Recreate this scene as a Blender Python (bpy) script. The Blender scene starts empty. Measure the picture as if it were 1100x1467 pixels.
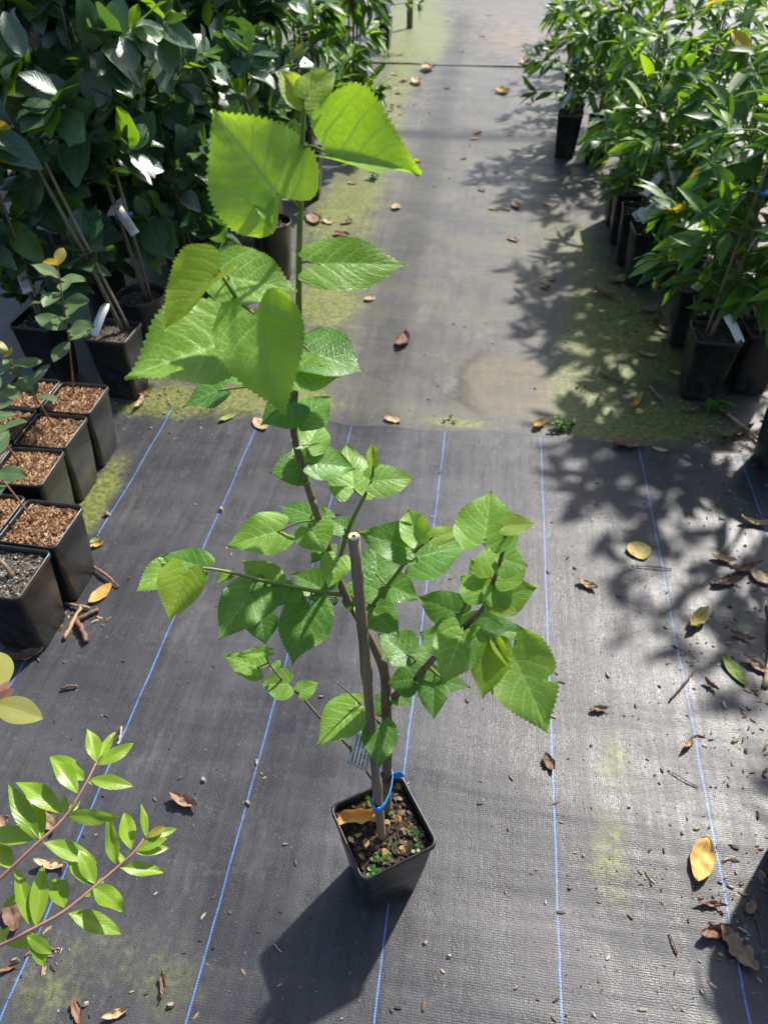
import bpy, math, random
from mathutils import Vector, Matrix, noise as mnoise
R = math.radians
rnd = random.Random(7)
scene = bpy.context.scene
C = scene.collection

# ------------------------------------------------------------------ camera
H = 1.45
F, CX, CY = 1060.0, 550.0, 733.5          # focal length and centre in photograph pixels (1100 x 1467)
TH = math.atan(984.5 / F)                 # pitch below the horizon
YAW = math.atan2(192, F * math.cos(TH) + 984.5 * math.sin(TH))
cam = bpy.data.cameras.new('camera')
camo = bpy.data.objects.new('camera', cam); C.objects.link(camo)
camo.location = (0, 0, H); camo.rotation_euler = (math.pi / 2 - TH, 0, YAW)
cam.sensor_fit = 'VERTICAL'; cam.sensor_height = 36; cam.sensor_width = 27
cam.lens = F / 1467 * 36
cam.clip_start = 0.02; cam.clip_end = 300
cam.dof.use_dof = True; cam.dof.focus_distance = 1.0; cam.dof.aperture_fstop = 7.5
scene.camera = camo

# ------------------------------------------------------------------ light
SUN_EL, SUN_AZ = R(46), R(30)             # azimuth from +Y towards +X
SUND = Vector((math.sin(SUN_AZ) * math.cos(SUN_EL), math.cos(SUN_AZ) * math.cos(SUN_EL), math.sin(SUN_EL)))
world = bpy.data.worlds.new('World'); scene.world = world; world.use_nodes = True
wn = world.node_tree.nodes; wl = world.node_tree.links
sky = wn.new('ShaderNodeTexSky'); sky.sky_type = 'NISHITA'; sky.sun_disc = False
sky.sun_elevation = SUN_EL; sky.sun_rotation = SUN_AZ; sky.dust_density = 2.0
wn['Background'].inputs[1].default_value = 0.105
wl.new(sky.outputs[0], wn['Background'].inputs[0])
sun = bpy.data.lights.new('sun', 'SUN'); sun.energy = 4.4; sun.angle = R(1.9); sun.color = (1, .95, .87)
suno = bpy.data.objects.new('sun', sun); C.objects.link(suno)
suno.rotation_euler = (-SUND).to_track_quat('-Z', 'Y').to_euler()
vs = scene.view_settings
vs.view_transform = 'Standard'; vs.look = 'None'; vs.gamma = 1; vs.use_curve_mapping = False
vs.exposure = 1.1
cy = scene.cycles
cy.max_bounces = 6; cy.diffuse_bounces = 3; cy.glossy_bounces = 2; cy.transmission_bounces = 4; cy.caustics_reflective = False; cy.caustics_refractive = False

# ------------------------------------------------------------------ helpers: photograph pixel -> place
_c, _s = math.cos(YAW), math.sin(YAW)
HEAD = Vector((-_s, _c, 0)); RIGHT = Vector((_c, _s, 0)); CAMP = Vector((0, 0, H))
def ray(px, py):
    u = (px - CX) / F; v = (py - CY) / F
    fy = math.cos(TH) - v * math.sin(TH); fz = -math.sin(TH) - v * math.cos(TH)
    return Vector((u * _c - fy * _s, u * _s + fy * _c, fz))
def G(px, py, z=0.0):
    d = ray(px, py); return CAMP + d * ((z - H) / d.z)
def PD(px, py, d):                        # the point at horizontal distance d ahead of the camera
    r = ray(px, py); return CAMP + r * (d / r.dot(HEAD))
def headd(p): return (p - CAMP).dot(HEAD)

# ------------------------------------------------------------------ helpers: meshes
def mesh(name, verts, faces, mat=None, uvs=None, smooth=True, mats=None, midx=None):
    me = bpy.data.meshes.new(name)
    me.from_pydata([tuple(v) for v in verts], [], faces)
    if uvs is not None:
        ul = me.uv_layers.new(name='UVMap')
        li = [0] * len(me.loops); me.loops.foreach_get('vertex_index', li)
        flat = []
        for i in li: flat += [uvs[i][0], uvs[i][1]]
        ul.data.foreach_set('uv', flat)
    if smooth: me.polygons.foreach_set('use_smooth', [True] * len(me.polygons))
    if mats:
        for m in mats: me.materials.append(m)
        if midx: me.polygons.foreach_set('material_index', midx)
    elif mat: me.materials.append(mat)
    me.update()
    return me
def obj(name, me, parent=None, loc=None, mat4=None):
    o = bpy.data.objects.new(name, me); C.objects.link(o)
    if parent is not None: o.parent = parent
    if mat4 is not None: o.matrix_basis = mat4
    elif loc is not None: o.location = loc
    return o
def tag(o, label=None, cat=None, group=None, kind=None):
    if label: o['label'] = label
    if cat: o['category'] = cat
    if group: o['group'] = group
    if kind: o['kind'] = kind
    return o
def empty(name, loc, label, cat, group=None, rz=0):
    o = bpy.data.objects.new(name, None); C.objects.link(o); o.empty_display_size = .05
    o.location = loc; o.rotation_euler = (0, 0, rz)
    return tag(o, label, cat, group)
class MB:
    def __init__(s): s.v = []; s.f = []; s.uv = []
    def add(s, v, f, uv=None):
        n = len(s.v); s.v += v; s.f += [tuple(i + n for i in q) for q in f]
        s.uv += uv if uv else [(0, 0)] * len(v)
    def tube(s, pts, rad, seg=7, cap=True):
        pts = [Vector(p) for p in pts]; n = len(pts)
        if not isinstance(rad, (list, tuple)): rad = [rad] * n
        v = []; f = []; uv = []
        prev = None
        for i, p in enumerate(pts):
            t = (pts[min(i + 1, n - 1)] - pts[max(i - 1, 0)]).normalized()
            if prev is None: a = t.orthogonal().normalized()
            else: a = (prev - t * prev.dot(t)).normalized()
            prev = a; b = t.cross(a)
            for k in range(seg):
                an = 2 * math.pi * k / seg
                v.append(p + (a * math.cos(an) + b * math.sin(an)) * rad[i]); uv.append((k / seg, i / max(1, n - 1)))
        for i in range(n - 1):
            for k in range(seg):
                k2 = (k + 1) % seg
                f.append((i * seg + k, i * seg + k2, (i + 1) * seg + k2, (i + 1) * seg + k))
        if cap: f.append(tuple(range(seg))[::-1]); f.append(tuple((n - 1) * seg + k for k in range(seg)))
        s.add(v, f, uv)
    def box(s, c, sx, sy, sz, m=None):
        v = [Vector((x * sx, y * sy, z * sz)) for x in (-.5, .5) for y in (-.5, .5) for z in (-.5, .5)]
        if m is not None: v = [m @ p for p in v]
        v = [p + Vector(c) for p in v]
        s.add(v, [(0, 1, 3, 2), (4, 6, 7, 5), (0, 4, 5, 1), (2, 3, 7, 6), (0, 2, 6, 4), (1, 5, 7, 3)])
    def mesh(s, name, mat, smooth=True): return mesh(name, s.v, s.f, mat, s.uv, smooth)
def smoothpts(pts, sub=4):
    """Catmull-Rom through the points (Vector plus a radius)."""
    out = []
    P = [pts[0]] + list(pts) + [pts[-1]]
    for i in range(1, len(P) - 2):
        for k in range(sub):
            t = k / sub
            def cr(a, b, c, d): return .5 * ((2 * b) + (c - a) * t + (2 * a - 5 * b + 4 * c - d) * t * t + (3 * b - a - 3 * c + d) * t ** 3)
            out.append((cr(P[i-1][0], P[i][0], P[i+1][0], P[i+2][0]), P[i][1] + (P[i+1][1] - P[i][1]) * t))
    out.append(pts[-1]); return out

# ------------------------------------------------------------------ helpers: materials
class NT:
    def __init__(s, name):
        s.m = bpy.data.materials.new(name); s.m.use_nodes = True
        s.t = s.m.node_tree; s.t.nodes.clear()
        s.out = s.n('ShaderNodeOutputMaterial')
    def n(s, t, **k):
        nd = s.t.nodes.new(t)
        for a, b in k.items(): setattr(nd, a, b)
        return nd
    def set(s, sock, v):
        if v is None: return
        if isinstance(v, bpy.types.NodeSocket): s.t.links.new(v, sock)
        elif isinstance(v, (tuple, list)) and len(v) == 3 and sock.type == 'RGBA': sock.default_value = (*v, 1)
        else: sock.default_value = v
    def math(s, op, a, b=None, c=None, clamp=False):
        nd = s.n('ShaderNodeMath', operation=op, use_clamp=clamp)
        s.set(nd.inputs[0], a); s.set(nd.inputs[1], b); s.set(nd.inputs[2], c); return nd.outputs[0]
    def mix(s, fac, a, b, blend='MIX'):
        nd = s.n('ShaderNodeMix', data_type='RGBA', blend_type=blend)
        s.set(nd.inputs[0], fac); s.set(nd.inputs[6], a); s.set(nd.inputs[7], b); return nd.outputs[2]
    def vec(s, x, y, z=0.0):
        nd = s.n('ShaderNodeCombineXYZ'); s.set(nd.inputs[0], x); s.set(nd.inputs[1], y); s.set(nd.inputs[2], z); return nd.outputs[0]
    def sep(s, v):
        nd = s.n('ShaderNodeSeparateXYZ'); s.set(nd.inputs[0], v); return nd.outputs
    def scale(s, v, k):
        nd = s.n('ShaderNodeVectorMath', operation='MULTIPLY'); s.set(nd.inputs[0], v); nd.inputs[1].default_value = k; return nd.outputs[0]
    def noise(s, v, scale=1.0, detail=2.0, rough=.5):
        nd = s.n('ShaderNodeTexNoise'); s.set(nd.inputs['Vector'], v); s.set(nd.inputs['Scale'], scale)
        nd.inputs['Detail'].default_value = detail; nd.inputs['Roughness'].default_value = rough; return nd.outputs[0]
    def ramp(s, f, a, b, lo=0.0, hi=1.0):
        nd = s.n('ShaderNodeMapRange', interpolation_type='SMOOTHSTEP')
        s.set(nd.inputs[0], f); nd.inputs[1].default_value = a; nd.inputs[2].default_value = b
        nd.inputs[3].default_value = lo; nd.inputs[4].default_value = hi; return nd.outputs[0]
    def bump(s, h, strength=.3, dist=.002, nrm=None):
        nd = s.n('ShaderNodeBump'); nd.inputs['Strength'].default_value = strength; nd.inputs['Distance'].default_value = dist
        s.set(nd.inputs['Height'], h)
        if nrm is not None: s.set(nd.inputs['Normal'], nrm)
        return nd.outputs[0]
    def pbr(s, col, rough=.5, spec=.5, nrm=None, **kw):
        nd = s.n('ShaderNodeBsdfPrincipled')
        s.set(nd.inputs['Base Color'], col); s.set(nd.inputs['Roughness'], rough); s.set(nd.inputs['Specular IOR Level'], spec)
        if nrm is not None: s.set(nd.inputs['Normal'], nrm)
        for k, v in kw.items(): s.set(nd.inputs[k.replace('_', ' ')], v)
        return nd.outputs[0]
    def done(s, sh): s.t.links.new(sh, s.out.inputs[0]); return s.m
    def obj(s): return s.n('ShaderNodeTexCoord').outputs['Object']
    def uv(s): return s.n('ShaderNodeTexCoord').outputs['UV']
    def rand(s):
        a = s.n('ShaderNodeObjectInfo').outputs['Random']; b = s.n('ShaderNodeNewGeometry').outputs['Random Per Island']
        return s.math('FRACT', s.math('ADD', a, s.math('MULTIPLY', b, 3.7)))

def leaf_mat(name, c1, c2, t1, t2, rough=.4, fac=.4, nveins=7, slope=.35, vein=.35, bump=.5, bdist=.0012, spec=.5, net=0.0):
    """A two-layer leaf: glossy skin over a translucent blade, pale branching veins drawn along the leaf's own length."""
    s = NT(name); r = s.rand(); uvv = s.uv(); uv = s.sep(uvv)
    off = s.vec(s.math('MULTIPLY', r, 31.0), s.math('MULTIPLY', r, 17.0))
    va = s.n('ShaderNodeVectorMath', operation='ADD'); s.set(va.inputs[0], uvv); s.set(va.inputs[1], off); uvo = va.outputs[0]
    nz = s.noise(uvo, 3.0, 4.0, .6); fine = s.noise(uvo, 26.0, 3.0)
    u = s.math('ABSOLUTE', s.math('SUBTRACT', s.math('MULTIPLY', uv[0], 2.0), 1.0)); v = uv[1]
    bend = s.math('ADD', s.math('MULTIPLY', s.math('POWER', u, .8), slope), s.math('MULTIPLY', s.math('SUBTRACT', nz, .5), .10))
    ph = s.math('FRACT', s.math('MULTIPLY', s.math('SUBTRACT', v, bend), float(nveins)))
    dv = s.math('ABSOLUTE', s.math('SUBTRACT', ph, .5))           # 0 on a side vein, .5 between two
    side = s.math('MULTIPLY', s.ramp(dv, .01, .12, 1.0, 0.0), s.ramp(u, .5, 1.0, 1.0, .3))
    mid = s.ramp(u, .01, .075, 1.0, 0.0)
    veins = s.math('MAXIMUM', s.math('MULTIPLY', side, .8), mid)
    h = s.math('ADD', s.math('MULTIPLY', s.ramp(dv, 0.0, .25), .5), s.math('MULTIPLY', s.ramp(u, 0.0, .15), .5))
    if net:
        vo = s.n('ShaderNodeTexVoronoi', feature='DISTANCE_TO_EDGE'); vo.inputs['Scale'].default_value = 17.0; s.set(vo.inputs['Vector'], uvo)
        cell = s.ramp(vo.outputs[0], 0.0, .11)
        veins = s.math('MAXIMUM', veins, s.math('MULTIPLY', s.math('SUBTRACT', 1.0, cell), net))
        h = s.math('ADD', h, s.math('MULTIPLY', cell, .35))
    k = s.math('ADD', s.math('MULTIPLY', r, .6), s.math('MULTIPLY', s.ramp(nz, .25, .75), .4), clamp=True)
    col = s.mix(k, c1, c2); tcol = s.mix(k, t1, t2)
    col = s.mix(s.math('MULTIPLY', veins, vein), col, tuple(min(1, x * 1.6 + .11) for x in c2))
    tcol = s.mix(s.math('MULTIPLY', veins, min(1.0, vein * 1.5)), tcol, tuple(x * .30 for x in t1))
    tcol = s.mix(s.ramp(fine, .35, .65, 0, .25), tcol, tuple(x * .6 for x in t1))
    spot = s.math('MULTIPLY', s.ramp(s.noise(uvo, 6.0, 4.0, .75), .66, .72), .6)
    col = s.mix(spot, col, (.14, .11, .03)); tcol = s.mix(spot, tcol, (.12, .09, .02))
    h = s.math('ADD', h, s.math('MULTIPLY', fine, .3))
    nrm = s.bump(h, bump, bdist * .32)
    p = s.pbr(col, s.ramp(nz, .3, .7, rough - .06, rough + .1), spec, nrm)
    tr = s.n('ShaderNodeBsdfTranslucent'); s.set(tr.inputs[0], tcol)
    mx = s.n('ShaderNodeMixShader'); mx.inputs[0].default_value = fac
    s.t.links.new(p, mx.inputs[1]); s.t.links.new(tr.outputs[0], mx.inputs[2])
    return s.done(mx.outputs[0])

M = {}
M['mul'] = leaf_mat('mulberry_leaf', (.10, .215, .016), (.21, .38, .055), (.34, .60, .012), (.52, .76, .03), .38, .46, 6, .36, .6, .55, .0018, .36, .45)
M['mul_dark'] = leaf_mat('mulberry_leaf_mature', (.040, .122, .012), (.10, .235, .028), (.20, .46, .01), (.34, .60, .02), .36, .38, 6, .36, .55, .55, .0018, .36, .45)
M['mul_young'] = leaf_mat('mulberry_leaf_young', (.16, .26, .02), (.24, .34, .03), (.50, .66, .02), (.60, .72, .03), .4, .48, 8, .32, .3, .6, .0018, .36, .45)
M['citrus'] = leaf_mat('citrus_leaf', (.024, .062, .032), (.070, .135, .068), (.07, .19, .02), (.18, .36, .03), .31, .25, 8, .35, .3, .5, .003, .75)
M['citrus_b'] = leaf_mat('citrus_leaf_fresh', (.05, .13, .012), (.10, .20, .02), (.20, .42, .01), (.35, .55, .02), .32, .34, 8, .35, .25, .35, .002)
M['long'] = leaf_mat('lance_leaf', (.016, .056, .012), (.060, .15, .022), (.14, .34, .012), (.26, .48, .018), .42, .32, 11, .45, .3, .4, .002, .36)
M['long_b'] = leaf_mat('lance_leaf_fresh', (.08, .19, .02), (.14, .27, .03), (.28, .52, .015), (.42, .64, .02), .44, .40, 11, .45, .25, .4, .002, .36)
M['myrt'] = leaf_mat('glossy_leaf', (.14, .25, .014), (.25, .38, .03), (.42, .60, .01), (.56, .72, .02), .30, .42, 8, .4, .28, .5, .0012, .6)
M['feij'] = leaf_mat('seedling_leaf', (.055, .11, .04), (.11, .17, .075), (.14, .26, .05), (.22, .34, .08), .42, .25, 7, .35, .35, .4, .001)
M['feij_y'] = leaf_mat('seedling_leaf_new', (.30, .18, .03), (.22, .24, .03), (.55, .32, .02), (.50, .50, .03), .42, .42, 7, .35, .2, .4, .001)
M['yellow'] = leaf_mat('yellow_leaf', (.45, .26, .01), (.42, .36, .02), (.75, .48, .01), (.70, .58, .02), .4, .4, 8, .35, .2, .3, .002)
M['olive'] = leaf_mat('olive_leaf', (.22, .24, .05), (.28, .27, .07), (.40, .42, .06), (.46, .44, .08), .4, .35, 12, .4, .3, .4, .0012)
M['weed'] = leaf_mat('weed_leaf', (.03, .11, .012), (.07, .17, .02), (.12, .34, .02), (.2, .42, .02), .45, .3, 4, .3, .2, .3, .001)

def simple(name, c1, c2, rough=.6, nscale=60, spec=.4, bump=.2, bd=.002, sc=(1, 1, 1), det=4):
    s = NT(name); v = s.scale(s.obj(), sc)
    n = s.noise(v, nscale, det, .6); n2 = s.noise(v, nscale * .17, 2)
    k = s.math('ADD', s.math('MULTIPLY', s.ramp(n, .3, .7), .6), s.math('MULTIPLY', s.ramp(n2, .3, .7), .4))
    return s.done(s.pbr(s.mix(k, c1, c2), rough, spec, s.bump(n, bump, bd)))
def dry_mat(name, c1, c2):
    s = NT(name); r = s.rand(); uv = s.sep(s.uv())
    u = s.math('ABSOLUTE', s.math('SUBTRACT', s.math('MULTIPLY', uv[0], 2.0), 1.0))
    ph = s.math('FRACT', s.math('MULTIPLY', s.math('SUBTRACT', uv[1], s.math('MULTIPLY', u, .35)), 9.0))
    side = s.ramp(s.math('ABSOLUTE', s.math('SUBTRACT', ph, .5)), 0.0, .12, 1.0, 0.0)
    v = s.math('MAXIMUM', s.math('MULTIPLY', side, .4), s.ramp(u, 0, .08, 1.0, 0.0))
    n = s.noise(s.obj(), 90.0, 4.0, .65); n2 = s.noise(s.obj(), 30.0, 2.0)
    k = s.math('ADD', s.math('MULTIPLY', n, .6), s.math('MULTIPLY', r, .4))
    col = s.mix(s.ramp(k, .25, .8), c1, c2)
    col = s.mix(s.math('MULTIPLY', v, .3), col, tuple(x * .55 for x in c1))
    col = s.mix(s.ramp(n2, .60, .72, 0, .6), col, tuple(x * .35 for x in c1))
    p = s.pbr(col, .6, .3, s.bump(s.math('ADD', n, s.math('MULTIPLY', v, -.8)), .5, .0015))
    tr = s.n('ShaderNodeBsdfTranslucent'); s.set(tr.inputs[0], c2)
    mx = s.n('ShaderNodeMixShader'); mx.inputs[0].default_value = .12
    s.t.links.new(p, mx.inputs[1]); s.t.links.new(tr.outputs[0], mx.inputs[2]); return s.done(mx.outputs[0])
M['dry_brown'] = dry_mat('dry_leaf_brown', (.16, .095, .06), (.32, .21, .135))
M['dry_dark'] = dry_mat('dry_leaf_dark', (.08, .048, .034), (.17, .10, .066))
M['dry_tan'] = dry_mat('dry_leaf_tan', (.34, .225, .125), (.52, .38, .24))
M['dry_gold'] = dry_mat('dry_leaf_gold', (.44, .24, .06), (.58, .37, .11))
M['dry_yellow'] = dry_mat('dry_leaf_yellow', (.42, .33, .10), (.55, .42, .16))
M['dry_red'] = dry_mat('dry_leaf_red', (.17, .085, .058), (.30, .16, .105))
M['dry_green'] = dry_mat('fallen_leaf_green', (.12, .19, .03), (.24, .27, .07))
M['bark'] = simple('bark', (.10, .07, .045), (.20, .15, .10), .7, 90, .3, .5, .002, (1, 1, .25))
M['bark_green'] = simple('green_stem', (.09, .14, .025), (.16, .20, .04), .5, 70, .4, .2, .001)
M['bark_pink'] = simple('pink_stem', (.34, .13, .11), (.42, .24, .16), .5, 40, .4, .2, .001)
M['bark_red'] = simple('red_stem', (.16, .06, .035), (.24, .11, .06), .55, 80, .4, .2, .001)
M['bark_grey'] = simple('sapling_bark', (.075, .07, .035), (.16, .14, .08), .7, 60, .3, .4, .002, (1, 1, .3))
M['stake'] = simple('bamboo_stake', (.10, .07, .045), (.27, .20, .135), .6, 70, .35, .6, .002, (1, 1, .06))
M['stake_cut'] = simple('bamboo_cut_end', (.45, .34, .2), (.6, .48, .32), .7, 200)
M['tie'] = simple('blue_tie', (.005, .17, .52), (.012, .25, .62), .35, 40, .5, .05)
M['pipe'] = simple('weathered_pipe', (.10, .09, .08), (.18, .17, .15), .4, 20)
M['berry'] = simple('green_fruit', (.12, .22, .03), (.22, .30, .06), .5, 300, .4, .5, .001)

def pot_mat():
    s = NT('black_plastic'); o = s.obj(); z = s.sep(o)[2]
    n = s.noise(o, 22.0, 4.0, .6); n2 = s.noise(s.scale(o, (1, 1, .15)), 90.0, 2.0)
    dust = s.math('MULTIPLY', s.ramp(n, .42, .75), .55)
    col = s.mix(dust, (.012, .012, .013), (.05, .048, .045))
    mud = s.math('MULTIPLY', s.ramp(z, 0.0, .09, 1.0, 0.0), s.ramp(s.noise(o, 45.0, 5.0, .7), .42, .62))
    col = s.mix(s.math('MULTIPLY', mud, .6), col, (.085, .07, .05))
    return s.done(s.pbr(col, s.ramp(n, .3, .7, .3, .48), .5, s.bump(n2, .05, .001)))
M['pot'] = pot_mat()
def soil_mat(name, cols, sc=260, rough=.85):
    s = NT(name); o = s.obj(); vo = s.n('ShaderNodeTexVoronoi'); vo.inputs['Scale'].default_value = sc; s.set(vo.inputs['Vector'], o)
    r = s.sep(vo.outputs['Color'])[0]; n = s.noise(o, sc * .4, 4, .65)
    col = s.mix(s.ramp(r, .2, .8), cols[0], cols[1]); col = s.mix(s.ramp(n, .62, .72), col, cols[2])
    return s.done(s.pbr(col, rough, .25, s.bump(s.math('ADD', r, n), .8, .003)))
M['soil'] = soil_mat('potting_soil', ((.018, .012, .008), (.05, .034, .022), (.10, .075, .05)))
M['coir'] = soil_mat('coir_soil', ((.075, .036, .018), (.22, .115, .055), (.38, .24, .13)), 150)
M['grit'] = soil_mat('gritty_soil', ((.03, .024, .018), (.11, .095, .075), (.34, .31, .26)), 240)
def isle_mat(name, cols, rough=.75):
    s = NT(name); r = s.rand()
    rp = s.n('ShaderNodeValToRGB'); rp.color_ramp.interpolation = 'CONSTANT'
    e = rp.color_ramp.elements; e[0].color = (*cols[0], 1); e[0].position = 0
    e[1].color = (*cols[1], 1); e[1].position = 1 / len(cols)
    for i, c in enumerate(cols[2:]): x = e.new((i + 2) / len(cols)); x.color = (*c, 1)
    s.set(rp.inputs[0], r); n = s.noise(s.obj(), 220.0, 3)
    col = s.mix(s.math('MULTIPLY', n, .3), rp.outputs[0], (.02, .014, .01))
    return s.done(s.pbr(col, rough, .3, s.bump(n, .4, .001)))
M['chips'] = isle_mat('bark_chips', [(.035, .022, .016), (.06, .04, .03), (.02, .014, .01), (.10, .07, .05), (.045, .028, .02), (.26, .16, .06), (.03, .02, .015), (.075, .055, .045)])
M['fibre'] = isle_mat('coir_fibre', [(.28, .145, .065), (.38, .22, .115), (.19, .09, .042), (.50, .33, .185), (.32, .17, .08), (.11, .052, .025)])
M['debris'] = isle_mat('path_debris', [(.15, .09, .05), (.30, .21, .13), (.08, .05, .03), (.40, .34, .26), (.2, .11, .06), (.06, .045, .03), (.34, .24, .13)])
M['pebble'] = isle_mat('white_grit', [(.30, .28, .25), (.45, .42, .37), (.22, .19, .15), (.38, .33, .25)])
M['stone'] = simple('pale_pebble', (.22, .18, .14), (.36, .31, .25), .7, 120)

def tag_mat():
    s = NT('printed_label'); uv = s.sep(s.uv()); x, y = uv[0], uv[1]
    row = s.math('FRACT', s.math('MULTIPLY', x, 6.0))
    ri = s.math('FLOOR', s.math('MULTIPLY', x, 6.0))
    ink = s.math('MULTIPLY', s.math('GREATER_THAN', row, .38), s.math('LESS_THAN', row, .82))
    w = s.noise(s.vec(s.math('MULTIPLY', y, 34.0), s.math('MULTIPLY', ri, 7.3)), 1.0, 1.0)
    ink = s.math('MULTIPLY', ink, s.math('GREATER_THAN', w, .43))
    for a, b, sock in ((.10, .88, x), (.12, .9, y)):
        ink = s.math('MULTIPLY', ink, s.math('MULTIPLY', s.math('GREATER_THAN', sock, a), s.math('LESS_THAN', sock, b)))
    col = s.mix(s.math('MULTIPLY', ink, .85), (.66, .66, .64), (.05, .05, .055))
    p = s.pbr(col, .45, .4); tr = s.n('ShaderNodeBsdfTranslucent'); s.set(tr.inputs[0], col)
    mx = s.n('ShaderNodeMixShader'); mx.inputs[0].default_value = .35
    s.t.links.new(p, mx.inputs[1]); s.t.links.new(tr.outputs[0], mx.inputs[2]); return s.done(mx.outputs[0])
M['tag'] = tag_mat()
M['tag_plain'] = simple('plain_label', (.6, .6, .59), (.7, .7, .69), .45, 30)

# ------------------------------------------------------------------ the weed mats
LINE0, LINES = -0.0585, 0.3075
def blobmask(s, X, Y, blobs):
    tot = None
    for (x, y, rx, ry, k) in blobs:
        a = s.math('POWER', s.math('DIVIDE', s.math('SUBTRACT', X, x), rx), 2.0)
        b = s.math('POWER', s.math('DIVIDE', s.math('SUBTRACT', Y, y), ry), 2.0)
        e = s.math('MULTIPLY', s.math('EXPONENT', s.math('MULTIPLY', s.math('ADD', a, b), -1.0)), k)
        tot = e if tot is None else s.math('ADD', tot, e)
    return tot
def mat_material(name, new, blobs, ring=None, brown=()):
    s = NT(name); o = s.obj(); xyz = s.sep(o); X, Y = xyz[0], xyz[1]
    dash = s.noise(s.vec(s.math('MULTIPLY', X, 210.0), s.math('MULTIPLY', Y, 560.0)), 1.0, 1.0, .4)
    rows = s.math('SINE', s.math('MULTIPLY', Y, 2 * math.pi / .0042))
    cols_ = s.math('SINE', s.math('MULTIPLY', X, 2 * math.pi / .0036))
    big = s.noise(o, 2.3, 4.0, .6); mid = s.noise(o, 11.0, 4.0, .6); fine = s.noise(o, 75.0, 3.0, .6)
    sy = s.noise(s.vec(s.math('MULTIPLY', X, 46.0), s.math('MULTIPLY', Y, 3.2)), 1.0, 4.0, .6)
    sx = s.noise(s.vec(s.math('MULTIPLY', X, 2.0), s.math('MULTIPLY', Y, 26.0)), 1.0, 3.0, .6)
    if new: c1, c2, c3 = (.024, .025, .030), (.047, .047, .053), (.088, .086, .087)
    else:   c1, c2, c3 = (.038, .038, .039), (.074, .071, .066), (.135, .124, .104)
    k = s.math('ADD', s.math('MULTIPLY', big, .45), s.math('ADD', s.math('MULTIPLY', mid, .25), s.math('MULTIPLY', sy, .3)))
    col = s.mix(s.ramp(k, .38, .62), c1, c2)
    scuff = s.noise(s.vec(s.math('MULTIPLY', X, 7.0), s.math('MULTIPLY', Y, 3.0)), 1.0, 6.0, .75)
    col = s.mix(s.ramp(scuff, .54, .70, 0, .55), col, tuple(x * 1.15 for x in c3))
    col = s.mix(s.math('MULTIPLY', s.ramp(s.math('ADD', s.math('MULTIPLY', fine, .5), s.math('MULTIPLY', sx, .5)), .5, .72), .5), col, c3)
    col = s.mix(s.ramp(dash, .35, .75, 0, .35), col, c3)
    col = s.mix(s.math('MULTIPLY', s.ramp(s.noise(o, 150.0, 2.0), .70, .78), .5), col, tuple(x * 2.2 for x in c3))   # sparse paler specks scattered over the weave
    if not new:                            # old mat: silt and thin algae film all over
        silt = s.noise(s.vec(s.math('MULTIPLY', X, 3.0), s.math('MULTIPLY', Y, 4.5)), 1.0, 6.0, .7)
        col = s.mix(s.ramp(silt, .45, .68, 0, .55), col, (.10, .092, .055)); col = s.mix(s.ramp(silt, .5, .3, 0, .35), col, (.05, .052, .05))
    if blobs:
        bm = blobmask(s, X, Y, blobs)
        nm = s.math('ADD', s.math('MULTIPLY', mid, .75), s.math('MULTIPLY', fine, .25))
        pat = s.noise(o, 5.0, 5.0, .7); nm = s.math('ADD', s.math('MULTIPLY', nm, .5), s.math('MULTIPLY', pat, .5))
        f = s.ramp(s.math('ADD', s.math('MULTIPLY', bm, .38 if new else .43), s.math('MULTIPLY', s.math('SUBTRACT', nm, .58), 1.5)), 0.0, .42, 0, .8)
        mcol = s.mix(s.ramp(fine, .3, .7), (.070, .085, .020), (.19, .205, .05))
        col = s.mix(f, col, mcol)
    if brown:
        bm = blobmask(s, X, Y, brown)
        f = s.ramp(s.math('ADD', s.math('MULTIPLY', bm, .6), s.math('SUBTRACT', mid, .62)), 0.0, .3, 0, .7)
        col = s.mix(f, col, (.17, .115, .065))
    if ring:
        x, y, rx, ry = ring
        d = s.math('SQRT', s.math('ADD', s.math('POWER', s.math('DIVIDE', s.math('SUBTRACT', X, x), rx), 2.0), s.math('POWER', s.math('DIVIDE', s.math('SUBTRACT', Y, y), ry), 2.0)))
        d = s.math('ADD', d, s.math('ADD', s.math('MULTIPLY', s.math('SUBTRACT', mid, .5), .6), s.math('MULTIPLY', s.math('SUBTRACT', fine, .5), .25)))
        line = s.math('MULTIPLY', s.ramp(s.math('ABSOLUTE', s.math('SUBTRACT', d, 1.0)), .02, .2, 1.0, 0.0), s.ramp(X, x - rx * .1, x - rx * .9, 0, 1))
        col = s.mix(s.math('MULTIPLY', line, .9), col, (.036, .030, .018))
        ins = s.math('MULTIPLY', s.math('MULTIPLY', s.ramp(d, .7, 1.1, 1.0, 0.0), s.ramp(mid, .3, .65, .45, 1.0)), s.ramp(fine, .25, .65, .35, .8))
        col = s.mix(ins, col, (.125, .098, .055))
    rough = s.ramp(s.math('ADD', s.math('MULTIPLY', mid, .5), s.math('MULTIPLY', sy, .5)), .35, .65, .35 if new else .43, .49 if new else .57)
    if new:
        wob = s.math('MULTIPLY', s.math('SUBTRACT', s.noise(s.vec(0.0, s.math('MULTIPLY', Y, 9.0)), 1.0), .5), .004)
        q = s.math('FRACT', s.math('ADD', s.math('DIVIDE', s.math('SUBTRACT', s.math('ADD', X, wob), LINE0), LINES), .5))
        q = s.math('MULTIPLY', s.math('ABSOLUTE', s.math('SUBTRACT', q, .5)), LINES)
        ln = s.ramp(q, .0009, .0021, 1.0, 0.0)
        ln = s.math('MULTIPLY', ln, s.ramp(s.math('ADD', s.math('MULTIPLY', rows, .12), s.math('ADD', s.math('MULTIPLY', fine, .6), s.math('MULTIPLY', mid, .4))), .3, .55, .25, .95))
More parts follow.
